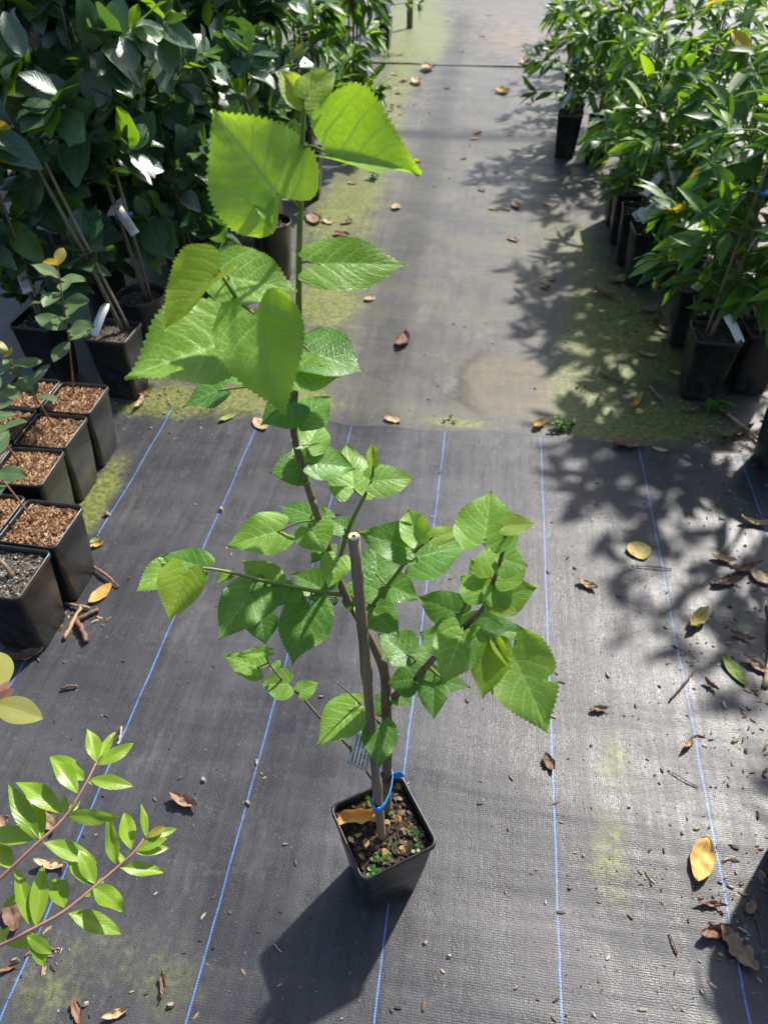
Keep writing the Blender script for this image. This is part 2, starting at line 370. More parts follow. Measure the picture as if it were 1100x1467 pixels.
        col = s.mix(ln, col, (.09, .20, .50))
    h = s.math('ADD', s.math('ADD', s.math('MULTIPLY', rows, .16), s.math('MULTIPLY', cols_, .10)), s.math('MULTIPLY', dash, 1.7))
    nrm = s.bump(h, .36 if new else .25, .0009)
    nrm = s.bump(s.math('ADD', s.math('MULTIPLY', sy, .35), mid), .22, .006, nrm)
    nrm = s.bump(s.noise(s.vec(s.math('MULTIPLY', X, 1.3), s.math('MULTIPLY', Y, 8.0)), 1.0, 3.0, .5), .35 if new else .5, .02, nrm)   # creases across the roll
    return s.done(s.pbr(col, rough, .31, nrm))
def wb(px, py, rx, ry, k=1.0):
    p = G(px, py); return (p.x, p.y, rx, ry, k)
BL_NEW = [wb(110, 740, .07, .16, 1.7), wb(150, 690, .05, .15, 1.4), wb(240, 585, .28, .07, 1.4), wb(420, 590, .30, .05, .9), wb(880, 1090, .06, .12, .75), wb(880, 1240, .05, .10, .85),
          wb(150, 1400, .20, .12, .33), wb(310, 1330, .10, .14, .33), wb(60, 1430, .1, .08, .35), wb(640, 602, .10, .03, .8), wb(300, 1000, .2, .2, .15)]
BL_OLD = [wb(500, 290, .20, .55, 1.5), wb(470, 400, .18, .35, 1.2), wb(545, 200, .16, .5, 1.5), wb(560, 130, .16, .8, 1.5), wb(610, 50, .25, 1.4, 1.1), wb(560, 20, .25, 1.5, 1.1),
          wb(300, 575, .35, .10, 1.5), wb(410, 565, .18, .08, 1.3), wb(880, 440, .16, .40, 1.3), wb(930, 500, .22, .3, 1.4), wb(830, 560, .14, .2, 1.0), wb(840, 480, .12, .25, .9),
          wb(870, 610, .22, .10, 1.2), wb(840, 350, .12, .4, .8), wb(480, 440, .12, .2, 1.0), wb(780, 330, .1, .4, .6), wb(650, 604, .12, .03, 1.3), wb(950, 600, .25, .12, .9)]
ringp = G(730, 548); rx = abs(G(660, 548).x - ringp.x); ry = abs(G(730, 500).y - ringp.y)
M['mat_new'] = mat_material('weed_mat_new', True, BL_NEW)
M['mat_old'] = mat_material('weed_mat_old', False, BL_OLD, (ringp.x, ringp.y, rx, ry), [wb(765, 535, .10, .05, .45)])
M['mat_far'] = mat_material('weed_mat_far', False, [wb(600, 60, .3, 1.0, 1.3), wb(590, 20, .4, 2, 1.3)], None, [wb(740, 60, .5, .8, .45), wb(720, 10, .6, 1.6, .35), wb(755, 97, .12, .1, 1)])

def gh(x, y):                              # gentle ripples of the laid fabric, millimetres
    a = .0022 * math.sin(x * 5.1 + y * 2.3 + 1.0) + .0020 * math.sin(y * 9.3 - x * 1.7) + .0016 * math.sin(y * 17.0 + x * 3.3 + math.sin(x * 4))
    return a + .003 * mnoise.noise(Vector((x * 3.1, y * 3.7, 2.2))) - .004
def sheet(name, x0, x1, ys, nx, mat, dz, edge0=None, label=None):
    v = []; f = []
    for j, y in enumerate(ys):
        for i in range(nx + 1):
            x = x0 + (x1 - x0) * i / nx
            yy = y; z = gh(x, yy) + dz
            if edge0 == 'far' and j == len(ys) - 1: yy += .012 * math.sin(x * 6) + .006 * math.sin(x * 23) + .010 * mnoise.noise(Vector((x * 9, 0, 5)))
            if edge0 == 'far' and j >= len(ys) - 3: z += .0035 * (j - len(ys) + 4) / 3 * (.8 + mnoise.noise(Vector((x * 7, 1, 3))))
            if edge0 == 'near' and j == 0: yy += .015 * math.sin(x * 4 + 1) + .01 * math.sin(x * 17); z += .0045 + .003 * math.sin(x * 5)
            if edge0 == 'near' and j == 1: z += .003
            v.append((x, yy, z))
    w = nx + 1
    for j in range(len(ys) - 1):
        for i in range(nx): f.append((j * w + i, j * w + i + 1, (j + 1) * w + i + 1, (j + 1) * w + i))
    return tag(obj(name, mesh(name, v, f, mat)), label, kind='structure')
def lin(a, b, n): return [a + (b - a) * i / n for i in range(n + 1)]
SEAM = 1.965
sheet('ground', -60, 60, lin(-30, 90, 4), 4, M['soil'], -.05)
sheet('weed_mat_old', -7, 7, lin(1.7, 7.2, 120), 180, M['mat_old'], 0.0)
sheet('weed_mat_far', -7, 7, lin(6.98, 26, 150), 60, M['mat_far'], .004, 'near')
sheet('weed_mat_new', -4, 4, lin(-2.2, SEAM - .06, 100) + [SEAM - .04, SEAM - .02, SEAM], 160, M['mat_new'], .0045, 'far')

# ------------------------------------------------------------------ leaf shapes
def leaf_grid(prof, rows, cols, lobe=0.0, serr=0.0, fold=.0, droop=0.0, cup=0.0, wave=0.0, twist=0.0, seed=0, notch=None, asym=0.0, pillow=0.0, nv=7):
    """Unit-length leaf along +Y with its upper side to +Z; prof(v) is the half width."""
    rg = random.Random(seed); ph = rg.uniform(0, 6)
    v = []; uv = []; f = []
    for j in range(rows + 1):
        t = j / rows; hw = prof(t)
        for i in range(cols + 1):
            u = -1 + 2 * i / cols; au = abs(u)
            w = hw * (1 + asym * (1 if u > 0 else -1))
            if notch: w *= notch(t, u)
            x = u * w; y = t - lobe * (math.sin(min(1, au / .58) * math.pi / 2) ** 1.3 * (1 - .62 * max(0, (au - .58) / .42) ** 2)) * math.exp(-t * 5.5)
            if serr and au > .99:
                sgn = 1 if j % 2 else -1
                x += serr * sgn * (1 if u > 0 else -1) * (.6 + .8 * rg.random()) * min(1, hw * 6); y += serr * .9 * (1 if j % 2 else -.4)
            z = fold * abs(x) - droop * t * t - cup * x * x * 2 + wave * math.sin(t * 9 + ph + (2 if u > 0 else 0)) * au * au
            if pillow: z += pillow * math.cos(2 * math.pi * (nv * (t - .32 * au ** .85))) * min(1, au * 4) * (1 - .5 * au) + pillow * .8 * mnoise.noise(Vector((u * 3 + seed, t * 6, seed * .7)))
            a = twist * t
            x, z = x * math.cos(a) - z * math.sin(a), x * math.sin(a) + z * math.cos(a)
            v.append(Vector((x, y, z))); uv.append(((u + 1) / 2, t))
    w_ = cols + 1
    for j in range(rows):
        for i in range(cols): f.append((j * w_ + i, j * w_ + i + 1, (j + 1) * w_ + i + 1, (j + 1) * w_ + i))
    return v, f, uv
def profile(pts):
    def p(t):
        for (a, x), (b, y) in zip(pts, pts[1:]):
            if t <= b:
                k = (t - a) / (b - a); k = k * k * (3 - 2 * k) if False else k
                return x + (y - x) * k
        return pts[-1][1]
    return p
def smoothprof(fn, n=60):
    tab = [fn(i / n) for i in range(n + 1)]
    for _ in range(3): tab = [tab[0]] + [(tab[i-1] + 2 * tab[i] + tab[i+1]) / 4 for i in range(1, n)] + [tab[-1]]
    return lambda t: tab[min(n, int(t * n))] + (tab[min(n, int(t * n) + 1)] - tab[min(n, int(t * n))]) * (t * n - int(t * n))
P_MUL = smoothprof(profile([(0, .41), (.05, .46), (.14, .495), (.3, .5), (.44, .46), (.58, .375), (.70, .27), (.80, .165), (.88, .085), (.94, .035), (1, .0)]))
P_CIT = lambda t: .31 * math.sin(math.pi * min(1, t * .97 + .02) ** .95) ** .68 + .003
P_LAN = lambda t: .152 * math.sin(math.pi * min(1, t ** .9)) ** .85 + .003
P_MYR = lambda t: .19 * math.sin(math.pi * min(1, t ** .95)) ** .9 + .003
P_OVA = lambda t: .27 * math.sin(math.pi * min(1, t)) ** .75 + .003
def leafmesh(name, prof, mat, rows=7, cols=4, **k):
    v, f, uv = leaf_grid(prof, rows, cols, **k); return mesh(name, v, f, mat, uv)
def variants(name, prof, mat, n, rows=7, cols=4, **k):
    out = []
    for i in range(n):
        q = random.Random(hash(name) % 1000 + i if False else i * 13 + len(name))
        out.append(leafmesh(name, prof, mat, rows, cols, fold=q.uniform(.1, .5), droop=q.uniform(k.get('d0', .05), k.get('d1', .4)), cup=q.uniform(0, .3),
                            wave=q.uniform(0, k.get('wv', .04)), twist=q.uniform(-.5, .5), seed=i))
    return out
LV = {'citrus': variants('citrus_leaf', P_CIT, M['citrus'], 5, 7, 4, d0=.0, d1=.3), 'citrus_b': variants('citrus_leaf', P_CIT, M['citrus_b'], 3, 7, 4, d0=.0, d1=.3),
      'long': variants('lance_leaf', P_LAN, M['long'], 5, 7, 4, d0=.15, d1=.5), 'long_b': variants('lance_leaf', P_LAN, M['long_b'], 3, 7, 4, d0=.1, d1=.4),
      'myrt': variants('glossy_leaf', P_MYR, M['myrt'], 6, 12, 6, d0=0, d1=.25), 'feij': variants('seedling_leaf', P_OVA, M['feij'], 4, 8, 4, d0=0, d1=.3),
      'feij_y': variants('seedling_leaf', P_OVA, M['feij_y'], 2, 8, 4, d0=0, d1=.2), 'yellow': variants('yellow_leaf', P_CIT, M['yellow'], 2, 7, 4),
      'weed': variants('weed_leaf', P_OVA, M['weed'], 2, 4, 2)}
def frame4(base, axis, nrm, sc, sx=1.0):
    y = axis.normalized(); z = (nrm - y * nrm.dot(y))
    z = z.normalized() if z.length > 1e-5 else y.orthogonal().normalized()
    x = y.cross(z)
    return Matrix(((x.x * sc * sx, y.x * sc, z.x * sc, base.x), (x.y * sc * sx, y.y * sc, z.y * sc, base.y), (x.z * sc * sx, y.z * sc, z.z * sc, base.z), (0, 0, 0, 1)))

# ------------------------------------------------------------------ pots
def ring_square(s, r, z, n=5):
    out = []; h = s / 2 - r
    for cx, cy, a0 in ((h, h, 0), (-h, h, 90), (-h, -h, 180), (h, -h, 270)):
        for k in range(n):
            a = R(a0 + 90 * k / (n - 1)); out.append(Vector((cx + r * math.cos(a), cy + r * math.sin(a), z)))
    return out
def ring_round(s, r, z, n=28):
    return [Vector((s / 2 * math.cos(2 * math.pi * k / n), s / 2 * math.sin(2 * math.pi * k / n), z)) for k in range(n)]
def pot_mesh(side, base, h, kind='square'):
    rg = ring_square if kind == 'square' else ring_round
    cr = .013
    lv = [(base - .03, cr * .6, .006), (base - .006, cr, .0), (base, cr, .004), (base + (side - base) * .5, cr, h * .5), (side - .007, cr, h - .014), (side - .002, cr, h - .0125), (side, cr, h - .011), (side, cr, h - .002), (side - .003, cr, h),
          (side - .007, cr, h - .0008), (side - .009, cr, h - .004), (side - .0125, cr, h - .03), (base + (side - base) * .3 - .006, cr, h * .35)]
    v = []; f = []; n = None
    for s, r, z in lv:
        q = rg(s, r, z); n = len(q); v += q
    for j in range(len(lv) - 1):
        for k in range(n):
            k2 = (k + 1) % n; f.append((j * n + k, j * n + k2, (j + 1) * n + k2, (j + 1) * n + k))
    f.append(tuple(range(n))[::-1])
    f.append(tuple((len(lv) - 1) * n + k for k in range(n)))
    me = mesh('pot', v, f, M['pot']); return me
def soil_mesh(side, z, kind, mat, amp=.005, seed=0):
    n = 16; v = []; f = []
    for j in range(n + 1):
        for i in range(n + 1):
            x = (i / n - .5) * side; y = (j / n - .5) * side
            if kind == 'round':
                a, b = 2 * x / side, 2 * y / side
                x, y = a * math.sqrt(1 - b * b / 2) * side / 2, b * math.sqrt(1 - a * a / 2) * side / 2
            v.append(Vector((x, y, z + amp * mnoise.noise(Vector((x * 60, y * 60, seed))) + amp * .6 * mnoise.noise(Vector((x * 160, y * 160, seed + 9))))))
    w = n + 1
    for j in range(n):
        for i in range(n): f.append((j * w + i, j * w + i + 1, (j + 1) * w + i + 1, (j + 1) * w + i))
    return mesh('soil', v, f, mat)
def chips_mesh(name, side, z, n, smin, smax, mat, seed=0, flat=.45, kind='square'):
    q = random.Random(seed); mb = MB()
    for _ in range(n):
        x, y = (q.random() - .5) * side, (q.random() - .5) * side
        if kind == 'round' and math.hypot(x, y) > side / 2: continue
        s = smin + (smax - smin) * q.random() ** 2.5
        m = Matrix.Rotation(q.uniform(0, 6.3), 3, 'Z') @ Matrix.Rotation(q.uniform(-.6, .6), 3, 'X') @ Matrix.Rotation(q.uniform(-.5, .5), 3, 'Y')
        l, w, t = s, s * q.uniform(.45, .9), s * flat * q.uniform(.6, 1)
        vv = []
        for k in range(6):
            a = k * math.pi / 3 + q.uniform(-.3, .3); vv.append(Vector((math.cos(a) * l / 2 * q.uniform(.75, 1.1), math.sin(a) * w / 2 * q.uniform(.75, 1.1), -t / 2)))
        top = [p * q.uniform(.7, .95) + Vector((0, 0, t * q.uniform(.8, 1.1))) for p in vv]
        V = [m @ p + Vector((x, y, z + t * .2)) for p in vv + top]
        F_ = [(5, 4, 3, 2, 1, 0), (6, 7, 8, 9, 10, 11)] + [(k, (k + 1) % 6, 6 + (k + 1) % 6, 6 + k) for k in range(6)]
        mb.add(V, F_)
    return mb.mesh(name, mat, False)
def fibre_mesh(name, side, z, n, mat, seed=0):
    q = random.Random(seed); mb = MB()
    for _ in range(n):
        x, y = (q.random() - .5) * side, (q.random() - .5) * side; a = q.uniform(0, 6.3); L = q.uniform(.006, .022); w = q.uniform(.0006, .0022)
        d = Vector((math.cos(a), math.sin(a), 0)); sd = Vector((-d.y, d.x, q.uniform(-.5, .5))) * w; zz = z + q.uniform(.001, .006)
        b = q.uniform(-.006, .006); pts = []
        for k in range(4):
            t = k / 3 - .5; pts.append(Vector((x, y, zz)) + d * L * t + Vector((-d.y, d.x, 0)) * b * (4 * t * t) + Vector((0, 0, q.uniform(-.001, .0025))))
        V = [p - sd for p in pts] + [p + sd for p in pts] + [p + Vector((0, 0, w)) for p in pts]
        F_ = []
        for k in range(3): F_ += [(k, k + 1, 8 + k + 1, 8 + k), (8 + k, 8 + k + 1, 4 + k + 1, 4 + k)]
        mb.add(V, F_)
    return mb.mesh(name, mat, False)
POTM = {'sq': pot_mesh(.146, .108, .235), 'rd': pot_mesh(.172, .135, .24, 'round'), 'left': pot_mesh(.152, .116, .215), 'main': pot_mesh(.139, .098, .218), 'big': pot_mesh(.22, .17, .26, 'round')}
SOILM = {k: [soil_mesh(sd, z, kd, M['grit'], .006, i) for i in range(3)] for k, sd, z, kd in (('sq', .131, .215, 'square'), ('rd', .157, .215, 'round'), ('big', .2, .235, 'round'))}
CHIPM = {k: [chips_mesh('soil_chips', sd, z, 130, .003, .013, M['chips'] if i else M['pebble'], 40 + i, .5, kd) for i in range(3)] for k, sd, z, kd in (('sq', .12, .217, 'square'), ('rd', .15, .217, 'round'), ('big', .18, .237, 'round'))}
def stem_part(name, pts, mat, parent, sub=4, seg=7):
    sp = smoothpts(pts, sub); mb = MB(); mb.tube([p for p, r in sp], [r for p, r in sp], seg)
    return obj(name, mb.mesh(name, mat), parent), sp
def tag_part(parent, base, axis, nrm, L, W, mat, name='plant_label', bend=.25):
    v = []; uv = []; f = []
    n = 6
    for side in (0, 1):
        for j in range(n + 1):
            t = j / n
            for i in (0, 1):
                w = W * (1 if t > .12 else .55)
                v.append(Vector(((i - .5) * w, t * L, -bend * L * t * t - side * .0006))); uv.append((i, t))
    k = 2 * (n + 1)
    for j in range(n):
        a = j * 2; f.append((a, a + 1, a + 3, a + 2)); f.append((k + a + 1, k + a, k + a + 2, k + a + 3))
        f.append((a, a + 2, k + a + 2, k + a)); f.append((a + 1, k + a + 1, k + a + 3, a + 3))
    f.append((0, k, k + 1, 1)); f.append((2 * n, 2 * n + 1, k + 2 * n + 1, k + 2 * n))
    me = mesh(name, v, f, mat, uv)
    return obj(name, me, parent, mat4=frame4(base, axis, nrm, 1.0))
def tie_part(parent, c, r, h=.009, tail=True, ecc=1.6, az=0.0):
    mb = MB(); n = 14; v = []
    for zz in (-h / 2, h / 2):
        for rr in (r, r + .001):
            for k in range(n):
                a = 2 * math.pi * k / n; x, y = rr * ecc * math.cos(a), rr * math.sin(a)
                v.append(Vector((x * math.cos(az) - y * math.sin(az), x * math.sin(az) + y * math.cos(az), zz + .003 * math.cos(a))) + c)
    f = []
    for k in range(n):
        k2 = (k + 1) % n
        f += [(n + k, n + k2, 3 * n + k2, 3 * n + k), (k2, k, 2 * n + k, 2 * n + k2), (2 * n + k, 3 * n + k, 3 * n + k2, 2 * n + k2), (k, k2, n + k2, n + k)]
    mb.add(v, f)
    if tail:
        d = Vector((math.cos(az + .5), math.sin(az + .5), .25)).normalized()
        p = c + d * r * ecc * .8; mb.box(p + d * .012, .026, .0012, h, Matrix.Rotation(az + .5, 3, 'Z') @ Matrix.Rotation(-.25, 3, 'Y'))
    return obj('tie', mb.mesh('tie', M['tie']), parent)

# ------------------------------------------------------------------ saplings of the two nursery blocks
def sapling(loc, kind, label, group, h=1.3, pot='sq', nleaf=110, nstuff=120, lean=(0, 0), seed=0, zlo=.30, spread=.24, llen=.11, stake=True, ntag=1, fresh=.15, rz=None, nb=10, cat='sapling'):
    q = random.Random(seed * 31 + 5)
    root = empty('potted_sapling', Vector((loc[0], loc[1], 0)), label, cat, group)
    rz = q.uniform(-.12, .12) if rz is None else rz
    po = obj('pot', POTM[pot], root); po.rotation_euler = (0, 0, rz)
    so = obj('soil', SOILM[pot][seed % 3], root); so.rotation_euler = (0, 0, rz)
    ch = tag(obj('soil_chips', CHIPM[pot][seed % 3], so), kind='stuff')
    bx, by = q.uniform(-.015, .015), q.uniform(-.015, .015)
    z0 = .205
    def axis_at(t): return Vector((bx + lean[0] * t + .012 * math.sin(t * 6 + seed), by + lean[1] * t + .012 * math.sin(t * 5 + seed * 2), z0 + (h - z0) * t))
    bark = M['bark_grey'] if kind != 'long' else M['bark']
    stem_part('stem', [(axis_at(k / 6), .0075 * (1 - .75 * k / 6) + .001) for k in range(7)], bark, root, 2, 6)
    if stake:
        sx, sy = q.uniform(.012, .022) * q.choice((-1, 1)), q.uniform(-.015, .015); st = h * q.uniform(.68, .9)
        t1 = axis_at((st - z0) / (h - z0)) + Vector((sx, sy, 0)); b1 = axis_at(0) + Vector((sx, sy, -.01))
        stem_part('stake', [(b1, .0052), (b1.lerp(t1, .5) + Vector((q.uniform(-.006, .006), q.uniform(-.006, .006), 0)), .005), (t1, .0046)], M['stake'], root, 2, 6)
        for zz in q.sample((.36, .5, .66, .9), 1):
            if zz < st - .05:
                c = axis_at((zz - z0) / (h - z0)) + Vector((sx / 2, sy / 2, 0)); tie_part(root, c, .013, .012, True, 1.5, math.atan2(sy, sx))
    # branches and the leaf sites along them
    sites = []
    for b in range(nb):
        t = zlo + (1 - zlo) * ((b + q.random() * .6) / nb) ** (1.3 if kind != 'long' else 1.0); a = b * 2.4 + q.uniform(-.5, .5)
        p = axis_at(t); L = spread * q.uniform(.55, 1.15) * (1 - .45 * max(0, t - .55) / .45)
        d = Vector((math.cos(a), math.sin(a), q.uniform(.25, .9) if kind != 'long' else q.uniform(.1, .6))).normalized()
        e = p + d * L + Vector((0, 0, -.03 if kind == 'long' else .02)); m_ = p.lerp(e, .5) + Vector((0, 0, .02))
        stem_part('branch', [(p, .0032), (m_, .0024), (e, .0013)], M['bark_green'] if kind != 'long' or t > .6 else bark, root, 2, 5)
        k = max(6, int(L / .018))
        for i in range(k):
            u = (i + .6) / k
            pt = p.lerp(m_, u * 2) if u < .5 else m_.lerp(e, u * 2 - 1)
            if kind == 'long' and u < .5: continue
            sites.append((pt, d, u, t))
        for i in range(3 if kind != 'long' else 7): sites.append((e, d, 1.0, t))
    for i in range(14): t = zlo + (1 - zlo) * (i + .5) / 14; sites.append((axis_at(t), Vector((0, 0, 1)), .9, t))
    for i in range(5): sites.append((axis_at(1), Vector((0, 0, 1)), 1.0, 1.0))
    q.shuffle(sites)
    # nearest to the path and the camera first: those are the ones seen singly
    def pl(s, i, jit):
        pt, d, u, t = s; a = i * 2.4 + q.uniform(-.6, .6)
        side = d.orthogonal().normalized(); side = (side * math.cos(a) + d.cross(side) * math.sin(a))
        outw = Vector((pt.x, pt.y, 0)); outw = outw.normalized() if outw.length > .02 else Vector((q.uniform(-1, 1), q.uniform(-1, 1), 0)).normalized()
        if kind == 'long':
            ax = (side * .9 + d * .55 + outw * .35 + Vector((0, 0, q.uniform(-.9, .15)))).normalized()
        else:
            ax = (side * .9 + d * .35 + outw * .35 + Vector((0, 0, q.uniform(-.6, .45)))).normalized()
        nr = Vector((0, 0, 1)) + outw * q.uniform(-.1, .6) + Vector((q.uniform(-.5, .5), q.uniform(-.8, .3), 0))
        L = llen * q.uniform(.6, 1.2) * (1.0 if u < .95 else .8)
        b = pt + ax * .004 + Vector((q.uniform(-jit, jit), q.uniform(-jit, jit), q.uniform(-jit, jit)))
        return frame4(b, ax, nr, L, q.uniform(.85, 1.2)), u, t
    n = 0
    while n < nleaf:
        s = sites[n % len(sites)]
        m4, u, t = pl(s, n, .004)
        fr = q.random() < fresh * (2.2 if (u > .9 or t > .85) else .6)
        key = ('long' if kind == 'long' else 'citrus') + ('_b' if fr else '')
        if q.random() < .006: key = 'yellow'
        obj('leaf', q.choice(LV[key]), root, mat4=m4); n += 1
    if nstuff:
        mb = MB(); src = [leaf_grid(P_LAN if kind == 'long' else P_CIT, 3, 2, fold=.3, droop=.15 * j) for j in range(3)]
        for i in range(nstuff):
            m4, u, t = pl(sites[(i * 7 + 3) % len(sites)], i + 500, .03)
            vv, ff, uu = src[i % 3]; mb.add([m4 @ p for p in vv], ff, uu)
        tag(obj('foliage', mb.mesh('foliage', M['long'] if kind == 'long' else M['citrus']), root), kind='stuff')
    for i in range(ntag):
        a = q.uniform(3.6, 5.8); z = q.uniform(.26, .55)
        b = axis_at(max(0, (z - z0) / (h - z0))) + Vector((math.cos(a) * .01, math.sin(a) * .01, 0))
        tag_part(root, b, Vector((math.cos(a) * .8, math.sin(a) * .8, -.45)), Vector((0, -.5, .8)), .11, .03, M['tag'] if q.random() < .3 else M['tag_plain'])
    return root
GL, GR = 'saplings in the left nursery block', 'saplings in the right nursery block'
ORD = ['first', 'second', 'third', 'fourth', 'fifth', 'sixth', 'seventh', 'eighth', 'ninth', 'tenth', 'eleventh', 'twelfth', 'thirteenth', 'fourteenth', 'fifteenth', 'sixteenth', 'seventeenth', 'eighteenth', 'nineteenth', 'twentieth']
LEFT = [  # x, y, kind, pot, height, lean, label, extra
    (-1.17, 2.05, 'citrus', 'sq', 1.35, (-.30, .12), 'round-leaved sapling leaning left in the square black pot behind the coir pots', dict(zlo=0.62, nleaf=80, nb=9, nstuff=30)),
    (-1.17, 2.30, 'citrus', 'rd', 1.40, (-.10, .05), 'glossy round-leaved sapling in the round black pot behind the leaning sapling', dict(zlo=0.34, nleaf=160, nb=11, nstuff=60)),
    (-1.45, 2.10, 'citrus', 'sq', 1.00, (-.02, .0), 'low bushy round-leaved sapling at the left edge above the seedlings', dict(zlo=0.10, nleaf=148, nb=8)),
    (-.875, 3.00, 'citrus', 'rd', 1.05, (-.16, .06), 'sapling in the round black pot standing alone at the path edge left', dict(zlo=0.16, nleaf=108, nb=8, spread=.2)),
    (-1.10, 2.66, 'citrus', 'rd', 1.45, (-.04, .0), 'glossy dark sapling behind the large top mulberry leaf, second row of left block', dict(zlo=0.03, nleaf=280, nb=16)),
    (-1.42, 2.52, 'citrus', 'rd', 1.50, (.02, .04), 'tall dark sapling with large hanging leaves at left, second row', dict(zlo=0.03, nleaf=280, nb=16)),
    (-1.70, 2.85, 'citrus', 'rd', 1.45, (.0, .0), 'dark glossy sapling behind the low bush at the left edge', dict(zlo=0.07, nleaf=216)),
    (-1.30, 3.02, 'citrus', 'rd', 1.50, (.0, .0), 'dark glossy sapling in the third row of the left block', dict(zlo=0.02, nleaf=270, nb=16)),
    (-1.00, 3.36, 'citrus', 'sq', 1.35, (.0, .0), 'sapling with a blue tie behind the lone round pot, left path edge', dict(zlo=0.09, nleaf=202, fresh=.3)),
    (-1.55, 3.40, 'citrus', 'rd', 1.50, (.0, .0), 'dark sapling in the fourth row of the left block', dict(nleaf=162, zlo=0.07)),
    (-2.05, 3.25, 'citrus', 'rd', 1.50, (.0, .0), 'dark sapling seen past the far left edge of the left block', dict(nleaf=162, zlo=0.07)),
    (-1.22, 3.72, 'citrus', 'sq', 1.40, (.0, .0), 'fresh green sapling with yellow leaves behind the mulberry tip', dict(nleaf=202, fresh=.5, zlo=0.09)),
    (-.92, 3.95, 'long', 'sq', 1.15, (.0, .0), 'narrow-leaved sapling at the left path edge behind the mulberry tip', dict(nleaf=175, fresh=.35, zlo=0.09, spread=.18)),
    (-1.80, 3.85, 'citrus', 'rd', 1.55, (.0, .0), 'dark sapling deep in the left block, fifth row', dict(nleaf=121)),
    (-1.45, 4.15, 'citrus', 'sq', 1.45, (.0, .0), 'green sapling deep in the left block beside stakes', dict(nleaf=148, fresh=.3)),
    (-1.05, 4.40, 'long', 'sq', 1.45, (.0, .0), 'green sapling with upright stake, inner column of the left block', dict(nleaf=175, fresh=.25, zlo=0.09)),
    (-.80, 4.72, 'long', 'sq', 1.30, (.0, .0), 'sapling with long dark drooping leaves and white label at left path edge', dict(nleaf=202, fresh=.1, zlo=0.10, llen=.15, spread=.17, ntag=2)),
    (-1.30, 4.80, 'long', 'sq', 1.50, (.0, .0), 'dark narrow-leaved sapling behind the drooping-leaved one', dict(nleaf=135)),
    (-1.75, 4.75, 'citrus', 'rd', 1.55, (.0, .0), 'dark sapling at the back of the left block', dict(nleaf=108)),
    (-2.45, 4.2, 'citrus', 'rd', 1.6, (.0, .0), 'dark sapling at the back of the far left edge', dict(nleaf=108)),
    (-1.00, 5.35, 'long', 'sq', 1.45, (.0, .0), 'dark sapling in the far part of the left path edge', dict(nleaf=148)),
    (-1.45, 5.5, 'long', 'sq', 1.5, (.0, .0), 'dark sapling in the far part of the left block, inner column', dict(nleaf=108)),
    (-1.00, 6.1, 'long', 'sq', 1.4, (.0, .0), 'small-leaved dark sapling near the grey post, left side', dict(nleaf=121, llen=.08)),
    (-2.2, 5.4, 'citrus', 'rd', 1.6, (.0, .0), 'dark sapling far back on the left', dict(nleaf=81)),
    (-1.0, 7.5, 'long', 'sq', 1.4, (.0, .0), 'small-leaved sapling beside the grey post at the far left path edge', dict(nleaf=150, llen=.09, spread=.3)),
    (-1.5, 6.7, 'long', 'sq', 1.5, (.0, .0), 'dark sapling behind the post, far left block', dict(nleaf=81)),
    (-1.12, 8.3, 'long', 'sq', 1.4, (.0, .0), 'farthest sapling on the left side of the path', dict(nleaf=81)),
]
for i, (x, y, kd, pt, h, ln, lb, kw) in enumerate(LEFT):
    kw = dict(kw); kw.setdefault('llen', .135 if kd == 'citrus' else .13); kw.setdefault('nb', 13); kw.setdefault('zlo', .08); kw.setdefault('nstuff', 110)
    sapling((x, y), kd, lb, GL, h, pt, lean=ln, seed=i + 1, **kw)
